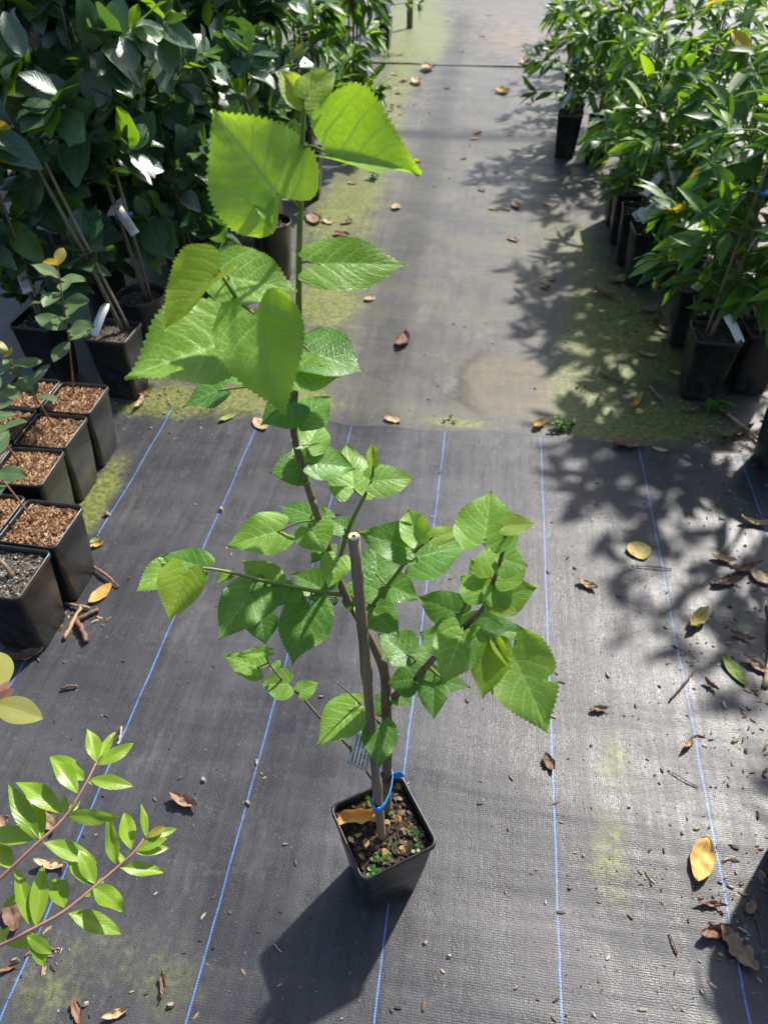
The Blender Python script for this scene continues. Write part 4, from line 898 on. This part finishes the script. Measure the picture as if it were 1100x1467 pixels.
# ------------------------------------------------------------------ lower left: two glossy stems of a shrub whose pot is out of the frame
def path_shrub():
    base = Vector((-.80, .16, 0))
    root = empty('potted_shrub', base, 'glossy bright green shrub with two pink stems reaching in at lower left', 'shrub')
    obj('pot', POTM['sq'], root); so = obj('soil', SOILM['sq'][0], root); tag(obj('soil_chips', CHIPM['sq'][1], so), kind='stuff')
    q = random.Random(77)
    S1 = [(139, 1091, .52), (123, 1123, .51), (92, 1172, .49), (53, 1209, .475), (7, 1253, .45), (-40, 1295, .42)]
    S2 = [(212, 1193, .47), (192, 1221, .465), (169, 1242, .455), (134, 1272, .445), (92, 1306, .43), (46, 1332, .41), (0, 1355, .385), (-50, 1378, .35)]
    fork = Vector((0, 0, .20))
    def run(S):
        pts = [G(x, y, z) - base for x, y, z in S]
        full = [(p, .0012 + .0019 * k / len(S)) for k, p in enumerate(pts)]
        full.append((pts[-1].lerp(fork, .6) + Vector((0, 0, .03)), .0042)); full.append((fork, .005))
        stem_part('stem', full, M['bark_pink'], root, 4, 7); return pts
    p1 = run(S1); p2 = run(S2)
    LS = [  # base, tip, width
        ((139, 1092), (131, 1050), 22, 1), ((141, 1088), (161, 1055), 18, 1), ((140, 1096), (184, 1070), 22, 1), ((129, 1117), (178, 1122), 20, 1), ((122, 1118), (80, 1085), 26, 1), ((112, 1137), (82, 1090), 24, 1),
        ((126, 1120), (142, 1122), 14, 1), ((95, 1168), (157, 1172), 22, 1), ((90, 1166), (37, 1121), 28, 1), ((95, 1166), (92, 1142), 12, 1), ((97, 1164), (113, 1150), 14, 1), ((56, 1204), (18, 1136), 26, 1), ((60, 1205), (45, 1140), 26, 1), ((48, 1203), (-8, 1192), 24, 1), ((62, 1207), (130, 1228), 26, 1), ((18, 1245), (-4, 1210), 24, 1),
        ((210, 1200), (205, 1159), 12, 1), ((212, 1200), (232, 1187), 10, 2), ((213, 1199), (248, 1189), 13, 1), ((193, 1218), (232, 1203), 18, 1), ((195, 1222), (235, 1215), 16, 1), ((190, 1218), (178, 1168), 18, 1), ((167, 1240), (158, 1180), 22, 1), ((171, 1242), (226, 1248), 20, 1), ((175, 1240), (174, 1222), 10, 1),
        ((134, 1268), (105, 1222), 28, 1), ((137, 1266), (118, 1225), 24, 1), ((135, 1270), (172, 1300), 26, 1), ((138, 1268), (150, 1258), 20, 1), ((93, 1301), (80, 1258), 24, 1), ((98, 1308), (164, 1330), 28, 1), ((122, 1284), (132, 1280), 8, 1),
        ((52, 1327), (60, 1253), 28, 1), ((44, 1325), (28, 1255), 22, 1), ((48, 1334), (60, 1378), 24, 1), ((40, 1340), (68, 1362), 24, 0), ((8, 1352), (58, 1345), 20, 1), ((6, 1350), (-16, 1325), 24, 1), ((4, 1300), (30, 1283), 26, 1), ((-4, 1352), (12, 1330), 18, 1),
    ]
    for i, (b, t, w, k) in enumerate(LS):
        allp = p1[:-1] if i < 16 else p2[:-1]
        S = S1 if i < 16 else S2
        zz = min(S, key=lambda s: (s[0] - b[0]) ** 2 + (s[1] - b[1]) ** 2)[2]
        t = (b[0] + (t[0] - b[0]) * 1.2, b[1] + (t[1] - b[1]) * 1.2); w *= 1.25
        B = G(b[0], b[1], zz); toc = (CAMP - B).normalized()
        N0 = (UP * .5 + toc * .5 + Vector((q.uniform(-.35, .35), q.uniform(-.35, .35), 0))).normalized()
        rt = ray(*t); kk = (B - CAMP).dot(N0) / rt.dot(N0); T = CAMP + rt * kk; ax = T - B; L = ax.length
        W = w * 1.15 * (B - CAMP).length / F / .38
        m4 = frame4(B - base, ax, N0, L, min(1.1, .80 * w / math.hypot(t[0] - b[0], t[1] - b[1]) / .38))
        key = 'feij_y' if k == 2 else 'myrt'
        obj('leaf', q.choice(LV[key]), root, mat4=m4)
    return root
path_shrub()
# the olive leaves cut off by the left edge
base = Vector((-.97, .62, 0)); root = empty('potted_seedling', base, 'seedling with a yellow-green leaf cut off by the left edge', 'seedling pot', 'square seedling pots with coir')
obj('pot', POTM['left'], root); so = obj('soil', soil_mesh(.138, .2, 'square', M['coir'], .006, 5), root); tag(obj('coir_fibres', fibre_mesh('coir_fibres', .13, .2, 500, M['fibre'], 5), so), kind='stuff')
tp = G(-8, 1008, .46) - base
stem_part('stem', [(Vector((0, 0, .2)), .003), (Vector((0, 0, .2)).lerp(tp, .5), .0026), (tp, .0016)], M['bark_red'], root, 3, 6)
ol = [leafmesh('leaf', P_OVA, M['olive'], 12, 6, fold=.2, droop=.15, cup=.1, seed=k) for k in (1, 2)]; yl = leafmesh('leaf', P_LAN, M['dry_red'], 8, 4, fold=.3, droop=.1, seed=4)
for b, t, w, me in (((-8, 1008), (58, 1026), .55, ol[0]), ((-14, 1004), (0, 925), .5, ol[1]), ((-4, 1004), (20, 986), .9, yl), ((-6, 1004), (14, 974), .9, yl)):
    B = G(b[0], b[1], .46); T = G(t[0], t[1], .46 + (.01 if w > .7 else -.004)); obj('leaf', me, root, mat4=frame4(B - base, T - B, UP + (CAMP - B).normalized(), (T - B).length, w * 1.8))

# ------------------------------------------------------------------ litter on the path
def litter(px, py, lpx, ang, wr, key, curl, label, z=.002, kind='leaf', group='dry litter on the weed mat', cat='fallen leaf', cup=None, seed=None):
    q = random.Random(int(px * 7 + py * 3)); a = R(ang)
    if py < 350 and kind == 'leaf': lpx *= .8 if py > 160 else .62; curl *= .5
    P0 = G(px - math.cos(a) * lpx / 2, py - math.sin(a) * lpx / 2, z); P1 = G(px + math.cos(a) * lpx / 2, py + math.sin(a) * lpx / 2, z)
    c = (P0 + P1) / 2; L = (P1 - P0).length; yaw = math.atan2((P1 - P0).y, (P1 - P0).x)
    if kind == 'stick':
        mb = MB(); n = 11; b = q.uniform(-.05, .05); wr = wr * (.72 if wr > .14 else 1); pts = [Vector(((k / n - .5) * L, b * L * math.sin(k / n * 3.1) + q.uniform(-.025, .025) * L * min(1, wr * 6), wr * L * .5 + (.1 * curl * L * math.sin(k / n * 3.1)))) for k in range(n + 1)]
        mb.tube(pts, [wr * L * .5 * q.uniform(.5, 1.12) for _ in pts], 7); me = mb.mesh('fallen_twig', M[key]); nm = 'fallen_twig'; cat = 'twig'
    elif kind == 'pebble':
        me = chips_mesh('pebble', .0001, 0, 1, L, L * 1.01, M[key], int(px), .8); nm = 'pebble'; cat = 'pebble'
    else:
        rows, cols = (26 if lpx > 60 else 16), 8; v = []; uv = []; f = []
        cupk = q.uniform(.6, 1.6) * curl if cup is None else cup
        for j in range(rows + 1):
            t = j / rows; hw = (wr * .5 * math.sin(math.pi * min(1, max(.0, t ** .9))) ** .7 + .008) * L
            for i in range(cols + 1):
                u = -1 + 2 * i / cols
                x = (t - .5) * L; he = hw * (1 + .10 * mnoise.noise(Vector((t * 7, u, px))) - (.55 * max(0, mnoise.noise(Vector((t * 9 + px, (u > 0) * 7.0, py)))) * abs(u) if curl > .45 and wr > .4 else 0) - (max(0, .62 * math.sin(t * 23 + (2 if u > 0 else 0)) + .5 * mnoise.noise(Vector((t * 17, u, 1)))) * abs(u) * .55 if lpx > 80 else 0)); yy = u * he; th = cupk * u * 1.3
                if abs(cupk) > .05: rr = he / (cupk * 1.3); yy = rr * math.sin(th); zz = rr * (1 - math.cos(th))
                else: zz = 0
                zz += curl * .28 * L * (2 * t - 1) ** 2 * (1 if q.random() < 2 else 1) + (.10 * curl + .03) * L * mnoise.noise(Vector((t * 5 + px, u * 2.2, py))) + (.035 * L * mnoise.noise(Vector((t * 14 + px, u * 5, py))) if curl > .45 else 0)
                tw = (t - .5) * curl * .8; yy, zz = yy * math.cos(tw) - zz * math.sin(tw), yy * math.sin(tw) + zz * math.cos(tw)
                v.append(Vector((x, yy, zz))); uv.append(((u + 1) / 2, t))
        w = cols + 1
        for j in range(rows):
            for i in range(cols): f.append((j * w + i, j * w + i + 1, (j + 1) * w + i + 1, (j + 1) * w + i))
        zm = min(p.z for p in v)
        for p in v: p.z -= zm
        me = mesh('dry_leaf', v, f, M[key], uv); nm = 'dry_leaf'
    o = obj(nm, me); o.location = (c.x, c.y, (gh(c.x, c.y) + (.006 if c.y < SEAM else .002)) if z < .1 else z); o.rotation_euler = (0, 0, yaw)
    return tag(o, label, cat, group)
LT = [
    (265, 1150, 46, 12, .55, 'dry_brown', .9, 'crumpled brown leaf left of the mulberry pot'),
    (144, 850, 42, -42, .5, 'dry_gold', .25, 'orange-gold leaf beside the coir pots'),
    (40, 940, 54, -18, .4, 'dry_brown', .7, 'brown curled leaf under the gritty pot'),
    (75, 1238, 50, -4, .3, 'dry_tan', .9, 'tan curled leaf between the two shrub stems'),
    (72, 1178, 32, 40, .7, 'dry_brown', .8, 'brown crumpled leaf behind the upper shrub stem'),
    (20, 1312, 46, 75, .6, 'dry_dark', .7, 'dark brown leaf under the lower shrub stem'),
    (14, 1386, 34, -30, .35, 'dry_red', .9, 'reddish rolled leaf at the lower left edge'),
    (5, 1180, 22, 50, .7, 'dry_brown', .6, 'brown leaf at the left edge behind the shrub'),
    (8, 1222, 24, -50, .6, 'dry_brown', .6, 'brown leaf at the left edge above the shrub fork'),
    (234, 1412, 36, 80, .32, 'dry_brown', 1.0, 'narrow rolled brown leaf at the bottom left'),
    (111, 1450, 36, 70, .42, 'dry_red', .7, 'brown leaf standing in the shadow at the bottom edge'),
    (168, 1453, 46, -28, .38, 'dry_tan', .8, 'tan boat-shaped leaf at the bottom edge'),
    (1004, 1234, 66, 98, .48, 'dry_gold', .44, 'large golden leaf near the right blue line'),
    (1056, 1360, 84, 48, .55, 'dry_brown', .6, 'large torn brown leaf at the lower right'),
    (1024, 1336, 46, -28, .55, 'dry_red', .9, 'pinkish curled leaf with green tip beside the torn brown leaf'),
    (1018, 1295, 42, 4, .22, 'dry_red', .9, 'dark red rolled leaf below the golden leaf'),
    (1075, 1300, 22, -70, .6, 'dry_brown', .6, 'small brown leaf at the foot of the lower right pot'),
    (786, 1094, 28, 50, .75, 'dry_brown', 1.0, 'crumpled brown leaf on the blue line right of the pot'),
    (914, 791, 30, 60, .95, 'dry_yellow', .2, 'round yellow leaf in the sunny patch'),
    (841, 838, 32, 20, .42, 'dry_tan', .8, 'tan curled leaf left of the round yellow leaf'),
    (998, 890, 34, 110, .6, 'dry_yellow', 1.1, 'folded pale leaf at the edge of the right shade'),
    (1051, 963, 56, 52, .36, 'dry_green', .25, 'long green fading leaf at the right'),
    (1082, 956, 50, 30, .4, 'dry_brown', .8, 'brown curled leaf right of the long green leaf'),
    (1061, 912, 38, 18, .25, 'dry_red', .7, 'thin reddish leaf above the long green leaf'),
    (1034, 804, 36, 10, .5, 'dry_tan', .7, 'tan leaf topmost of the litter heap at right'),
    (1062, 818, 46, -15, .25, 'dry_brown', .8, 'rolled brown leaf in the middle of the right litter heap'),
    (1040, 836, 40, -10, .35, 'dry_brown', .8, 'lowest brown leaf of the right litter heap'),
    (1088, 830, 36, 30, .65, 'dry_tan', .4, 'flat grey-tan leaf at the right edge of the heap'),
    (1082, 752, 48, 6, .25, 'dry_tan', .8, 'long tan leaf under the dark round pot'),
    (1016, 984, 26, 30, .6, 'dry_red', 1.1, 'small dark red crumpled leaf left of the long green leaf'),
    (986, 1066, 26, -55, .4, 'dry_tan', .9, 'small tan curled leaf on the blue line at right'),
    (858, 1016, 24, -10, .6, 'dry_brown', .9, 'small brown crumpled leaf right of the mulberry leaves'),
    (900, 638, 46, 0, .55, 'dry_red', .5, 'wide red-brown leaf on the mat seam'),
    (926, 507, 30, 12, .35, 'dry_tan', .5, 'pale leaf on the moss in front of the nearest right pot'),
    (968, 534, 22, 10, .6, 'dry_yellow', .4, 'small yellow leaf touching the nearest right pot'),
    (866, 420, 38, 15, .45, 'dry_brown', .7, 'brown leaf on the moss by the label pot'),
    (884, 400, 24, -20, .6, 'dry_tan', .6, 'pale leaf at the foot of the label pot'),
    (563, 600, 26, 10, .5, 'dry_tan', .4, 'pale oval leaf on the seam beside the mulberry stem'),
    (577, 488, 22, -75, .55, 'dry_red', .6, 'red-brown leaf on the path right of the mulberry'),
    (530, 428, 16, -20, .7, 'dry_tan', .4, 'small pale leaf under the mulberry leaf at right'),
    (374, 609, 22, 50, .6, 'dry_tan', .3, 'pale leaf on the seam below the big mulberry leaf'),
    (327, 600, 28, -25, .35, 'dry_green', .3, 'yellow-green leaf on the mossy seam at left'),
    (773, 608, 18, -50, .6, 'dry_gold', .7, 'orange-brown leaf left of the weed on the seam'),
    (708, 297, 24, 3, .4, 'dry_green', .5, 'green fallen leaf in the middle of the path'),
    (726, 297, 14, 20, .6, 'dry_tan', .6, 'tan leaf touching the green fallen leaf'),
    (739, 293, 16, 50, .5, 'dry_brown', .7, 'small brown leaf right of the green fallen leaf'),
    (735, 342, 22, 20, .5, 'dry_red', .7, 'red-brown leaf below the green fallen leaf'),
    (785, 292, 16, 15, .5, 'dry_tan', .6, 'small tan leaf in the shade of the right row'),
    (780, 411, 18, 20, .5, 'dry_dark', .6, 'dark leaf in the middle of the path'),
    (791, 398, 14, 10, .6, 'dry_red', .5, 'small reddish leaf above the dark leaf'),
    (690, 272, 14, 20, .5, 'dry_brown', .6, 'small leaf above the green fallen leaf'),
    (684, 189, 16, 0, .7, 'dry_dark', .9, 'blackish crumpled leaf on the shadow band'),
    (680, 197, 16, -10, .4, 'dry_gold', .6, 'tan scrap below the blackish leaf'),
    (664, 226, 14, 0, .5, 'dry_dark', .7, 'dark leaf below the shadow band'),
    (640, 126, 16, 15, .5, 'dry_brown', .7, 'brown leaf on the far path left of centre'),
    (720, 132, 14, 60, .7, 'dry_gold', .9, 'orange curled leaf on the far path'),
    (758, 148, 16, 0, .6, 'dry_dark', .7, 'dark leaf on the far path right of centre'),
    (752, 92, 18, 50, .5, 'dry_red', .8, 'red-brown leaf on the far seam'), (764, 99, 18, -10, .5, 'dry_gold', .8, 'tan leaf on the far seam'), (756, 102, 14, 10, .6, 'dry_brown', .8, 'brown leaf in front of the far seam'),
    (566, 106, 18, 10, .5, 'dry_gold', .8, 'tan leaf at left end of the far seam'), (580, 114, 18, -20, .5, 'dry_brown', .8, 'brown leaf near left end of the far seam'), (597, 118, 18, 50, .5, 'dry_tan', .9, 'curled tan leaf right of the drooping-leaved sapling'), (560, 122, 16, 0, .6, 'dry_tan', .7, 'pale leaf at the foot of the drooping-leaved sapling'),
    (613, 100, 12, 90, .7, 'dry_brown', .9, 'upright brown leaf on the far seam line'), (660, 73, 14, 10, .4, 'dry_gold', .7, 'tan leaf beyond the far seam'), (690, 52, 14, 0, .5, 'dry_brown', .7, 'brown leaf far up the path'), (640, 30, 14, 10, .5, 'dry_tan', .7, 'pale leaf far up the path'), (700, 22, 14, 0, .5, 'dry_dark', .7, 'dark leaf near the top of the path'),
    (490, 336, 30, 10, .6, 'dry_red', .8, 'red-brown leaf under the mulberry leaf by the round pot'), (497, 318, 20, -20, .6, 'dry_brown', .8, 'brown leaf behind the mulberry stem'), (470, 318, 20, 20, .5, 'dry_tan', .8, 'tan leaf beside the lone round pot'), (505, 262, 16, 10, .6, 'dry_red', .8, 'red leaf on the moss left of the path'), (450, 315, 20, 60, .6, 'dry_brown', .8, 'brown leaf at the foot of the lone round pot'),
    (568, 296, 12, -60, .6, 'dry_tan', .7, 'small pale leaf on the moss edge'), (598, 229, 14, 20, .5, 'dry_gold', .7, 'small tan leaf beside the mulberry tip leaf'), (558, 158, 18, 0, .5, 'dry_brown', .7, 'brown leaf on the moss near the far sapling'), (572, 150, 16, 10, .5, 'dry_tan', .8, 'tan leaf scrap on the far moss'),
    (207, 566, 26, -15, .3, 'dry_gold', .8, 'orange scrap behind the coir pots'), (203, 578, 24, -65, .3, 'dry_tan', .8, 'tan scrap behind the coir pots'),
    (140, 782, 24, -20, .4, 'dry_gold', .7, 'tan leaf against the coir pot nearest the path'),
    (137, 776, 16, -40, .7, 'dry_green', .6, 'green leaf against the coir pot nearest the path'),
    (900, 305, 20, 10, .5, 'dry_tan', .6, 'pale leaf under the right saplings'), (910, 580, 24, -70, .3, 'dry_gold', .8, 'tan strip beside the nearest right pot'), (985, 588, 26, -5, .4, 'dry_brown', .6, 'brown leaf in front of the nearest right pot'), (945, 645, 24, 10, .4, 'dry_tan', .5, 'pale leaf in the shade on the right seam'),
    (815, 222, 18, 15, .5, 'dry_brown', .6, 'brown leaf at the foot of the reaching sapling'), (830, 235, 16, 0, .5, 'dry_red', .6, 'red leaf at the foot of the reaching sapling'), (855, 262, 18, 20, .5, 'dry_tan', .6, 'pale leaf beside the dark right pots'), (930, 445, 26, -20, .5, 'dry_brown', .7, 'brown leaf heaped between the right pots'), (955, 470, 26, 15, .4, 'dry_brown', .7, 'curled leaf heaped against the right pots'), (945, 458, 20, 60, .5, 'dry_dark', .7, 'dark leaf between the right pots'),
    (1040, 590, 30, 20, .4, 'dry_brown', .7, 'brown leaf in the deep shade at right'), (1060, 620, 34, -30, .3, 'dry_dark', .7, 'dark leaf in the deep shade at right'),
]
for t in LT: litter(*t)
for (px, py, l, a, w, k, c, lb) in [
    (105, 893, 52, -62, .16, 'dry_tan', .3, 'tan stick against the gritty pot'), (122, 884, 44, -28, .22, 'dry_dark', .5, 'dark gnarled root scrap beside the golden leaf'), (118, 905, 34, 65, .26, 'dry_red', .5, 'short dark root scrap in front of the pots'), (112, 868, 36, 10, .2, 'dry_brown', .6, 'twisted bark scrap in front of the coir pot'), (150, 824, 54, 38, .06, 'dry_red', .6, 'thin curved twig beside the coir pot nearest the path'),
    (1096, 925, 120, 94, .06, 'dry_tan', .05, 'long straight dry stalk at the right edge'), (873, 541, 36, 22, .16, 'dry_brown', .2, 'brown stick on the mossy path at right'), (938, 564, 28, 50, .18, 'dry_brown', .3, 'short stick near the nearest right pot'), (1065, 612, 60, 40, .07, 'dry_tan', .2, 'thin pale stalk in the deep shade at right'),
    (975, 985, 52, -50, .05, 'dry_dark', .5, 'dark forked twig on the right blue line'), (935, 815, 52, 5, .04, 'dry_dark', .3, 'thin dark twig under the round yellow leaf'), (978, 1115, 50, 30, .035, 'dry_dark', .3, 'thin green-black stalk near the right blue line'), (172, 1055, 26, 100, .22, 'stone', .1, 'pale stick end on the left blue line'), (398, 1358, 16, 50, .12, 'dry_tan', .1, 'straw in the mulberry pot shadow'),
    (965, 1352, 34, 70, .16, 'dry_red', .7, 'small curled scrap left of the torn brown leaf'), (1085, 1330, 50, 75, .06, 'dry_brown', .3, 'thin stalk leaning by the lower right pot'), (100, 985, 24, -10, .3, 'dry_dark', .8, 'dark wormlike scrap left of the mulberry')]:
    litter(px, py, l, a, w, k, c, lb, kind='stick')
for (px, py, l, lb) in [(356, 1151, 9, 'pebble on the blue line left of the mulberry pot'), (246, 1440, 12, 'pale pebble at the bottom left'), (293, 1118, 8, 'pebble beside the crumpled brown leaf'), (123, 1438, 9, 'grey pebble in the shrub shadow'), (155, 738, 9, 'brown pebble on the mossy blue line'), (318, 732, 8, 'brown pebble on the second blue line'), (643, 1371, 8, 'pebble right of the pot shadow'), (609, 1351, 8, 'tan pebble right of the pot shadow')]:
    litter(px, py, l, 20, .7, 'stone', 0, lb, kind='pebble', group='pebbles on the weed mat')
# the rolled dry leaf lying in the mulberry pot
def rolled_leaf():
    A = G(484, 1173, .207); B = G(541, 1168, .212); c = (A + B) / 2; L = (B - A).length; v = []; f = []; uv = []
    rows, cols = 18, 16
    for j in range(rows + 1):
        t = j / rows; r = L * (.125 + .04 * math.sin(t * 2.6)) * (1 if t > .12 else .75 + 2 * t); flare = max(0, .32 - t) * 3.2
        for i in range(cols + 1):
            u = i / cols; a = -1.75 + (u - .5) * (4.4 - 2.0 * flare); rr = r * (1.15 - .3 * u) * (1 + .7 * flare)
            n = mnoise.noise(Vector((t * 6, u * 3, 2.0))) * .05 * L
            v.append(Vector(((t - .5) * L * (1 + .08 * math.sin(u * 5)), rr * math.cos(a) + n, rr * math.sin(a) + n * .5))); uv.append((u, t))
    w = cols + 1
    for j in range(rows):
        for i in range(cols): f.append((j * w + i, j * w + i + 1, (j + 1) * w + i + 1, (j + 1) * w + i))
    zm = min(p.z for p in v)
    for p in v: p.z -= zm
    o = obj('dry_leaf', mesh('dry_leaf', v, f, M['dry_gold'], uv)); o.location = (c.x, c.y, .203); o.rotation_euler = (0, 0, math.atan2((B - A).y, (B - A).x))
    tag(o, 'rolled-up tan leaf lying on the soil in the mulberry pot', 'fallen leaf')
rolled_leaf()
# fine debris
def debris():
    q = random.Random(5); mb = MB(); spots = []
    for _ in range(2200):
        r = q.random()
        if r < .45: px, py = q.uniform(0, 1100), q.uniform(600, 1467)
        elif r < .62: px, py = q.uniform(780, 1100), q.uniform(640, 1467)
        elif r < .72: px, py = q.gauss(250, 90), q.gauss(590, 18)
        elif r < .80: px, py = q.gauss(960, 60), q.gauss(460, 60)
        elif r < .88: px, py = q.gauss(1040, 40), q.gauss(620, 40)
        else: px, py = q.uniform(420, 1000), q.uniform(20, 620)
        spots.append((px, py))
    for c, n, sg in (((830, 555), 50, 12), ((985, 940), 60, 22), ((1010, 1285), 60, 18), ((745, 97), 60, 18), ((935, 1260), 40, 22), ((240, 578), 80, 40), ((870, 1020), 25, 10), ((590, 155), 70, 18), ((490, 320), 60, 22), ((1020, 1060), 30, 25), ((75, 1365), 40, 14), ((110, 880), 40, 20)):
        for _ in range(n): spots.append((q.gauss(c[0], sg), q.gauss(c[1], sg * .6)))
    nfine = len(spots)
    for c, n, sg, sgy in (((1045, 700), 40, 35, 60), ((1060, 870), 45, 30, 60), ((1075, 1050), 40, 20, 70), ((1070, 1290), 60, 22, 50), ((1040, 600), 60, 40, 25), ((945, 465), 70, 22, 22), ((895, 400), 40, 12, 22), ((840, 250), 40, 18, 20), ((110, 890), 26, 18, 14), ((60, 1370), 22, 22, 16), ((470, 320), 30, 30, 14), ((575, 120), 40, 22, 10), ((560, 160), 30, 12, 10), ((250, 580), 40, 50, 10)):
        for _ in range(n): spots.append((q.gauss(c[0], sg), q.gauss(c[1], sgy)))
    for si, (px, py) in enumerate(spots):
        p = G(px, py); s = .0016 + .0085 * q.random() ** 5
        if si > nfine: s = .004 + .011 * q.random() ** 2
        if p.y > 4: s *= 1.6
        p.z = gh(p.x, p.y) + (.0055 if p.y < SEAM else .0015) + (.004 if p.y > 7 else 0)
        l, w, t = s * q.uniform(.9, 2.2), s * q.uniform(.4, .8), s * q.uniform(.12, .35); a = q.uniform(0, 6.3)
        m = Matrix.Rotation(a, 3, 'Z') @ Matrix.Rotation(q.uniform(-.4, .4), 3, 'X')
        vv = [m @ Vector((math.cos(k * 1.2566 + q.uniform(-.3, .3)) * l / 2, math.sin(k * 1.2566) * w / 2, 0)) + p for k in range(5)]
        top = [x.lerp(p, .35) + Vector((0, 0, t)) for x in vv]
        mb.add(vv + top, [(5, 6, 7, 8, 9)] + [(k, (k + 1) % 5, 5 + (k + 1) % 5, 5 + k) for k in range(5)])
    tag(obj('debris', mb.mesh('debris', M['debris'], False)), 'scattered crumbs of bark and leaf on the weed mats', 'debris', kind='stuff')
debris()
# weeds
def weed(px, py, n, rad, ll, label, hgt=.03):
    q = random.Random(px); c = G(px, py); root = empty('weed', Vector((c.x, c.y, 0)), label, 'weed', 'weeds growing at the mat edges')
    for k in range(max(3, n // 9)):
        a = q.uniform(0, 6.3); r_ = rad * q.random() ** .6; st = Vector((r_ * .5 * math.cos(a), r_ * .4 * math.sin(a), -.004)); en = Vector((r_ * math.cos(a), r_ * .6 * math.sin(a), q.uniform(.4, 1) * hgt))
        s_, sp = stem_part('stem', [(st, .0012), (st.lerp(en, .6) + Vector((0, 0, .004)), .001), (en, .0007)], M['bark_green'], root, 2, 5)
        for j in range(9):
            u = .3 + .7 * q.random(); p = st.lerp(en, u); b = q.uniform(0, 6.3)
            obj('leaf', q.choice(LV['weed']), root, mat4=frame4(p, Vector((math.cos(b), math.sin(b), q.uniform(.0, .7))), UP, ll * q.uniform(.6, 1.2), 1.2))
weed(808, 614, 80, .055, .018, 'low green weed clump growing on the mat seam', .035)
weed(1022, 592, 60, .05, .02, 'green weed in front of the nearest right pot', .06)
weed(1036, 632, 30, .035, .018, 'small weed at the right end of the seam', .03)
weed(541, 256, 20, .05, .03, 'small weed on the moss left of the far path', .04)
weed(640, 603, 20, .05, .009, 'mossy tuft on the middle of the seam', .008)

# ------------------------------------------------------------------ the tunnel frame overhead (its bars draw the long soft shadows)
def frame():
    root = empty('tunnel_frame', Vector((0, 8.45, 0)), 'grey steel post and overhead bars of the nursery tunnel', 'frame')
    off = Vector((0, -8.45, 0)); zt = 3.98; sh = Vector((math.sin(SUN_AZ), math.cos(SUN_AZ), 0)) * zt / math.tan(SUN_EL)
    def bar(name, a, b, r): mb = MB(); mb.tube([Vector(a) + off, Vector(b) + off], r, 12); obj(name, mb.mesh(name, M['pipe']), root)
    bar('post', (-.87, 8.45, -.05), (-.87, 8.45, zt), .03)
    bar('post', (5.2, 8.45, -.05), (5.2, 8.45, zt), .03)
    bar('crossbar', (-.9, 5.12 + sh.y, zt), (5.25, 5.12 + sh.y, zt), .05)
    bar('purlin', (-.24 + sh.x, -1.0, zt + .05), (-.36 + sh.x, 12.5, zt + .05), .026)
frame()
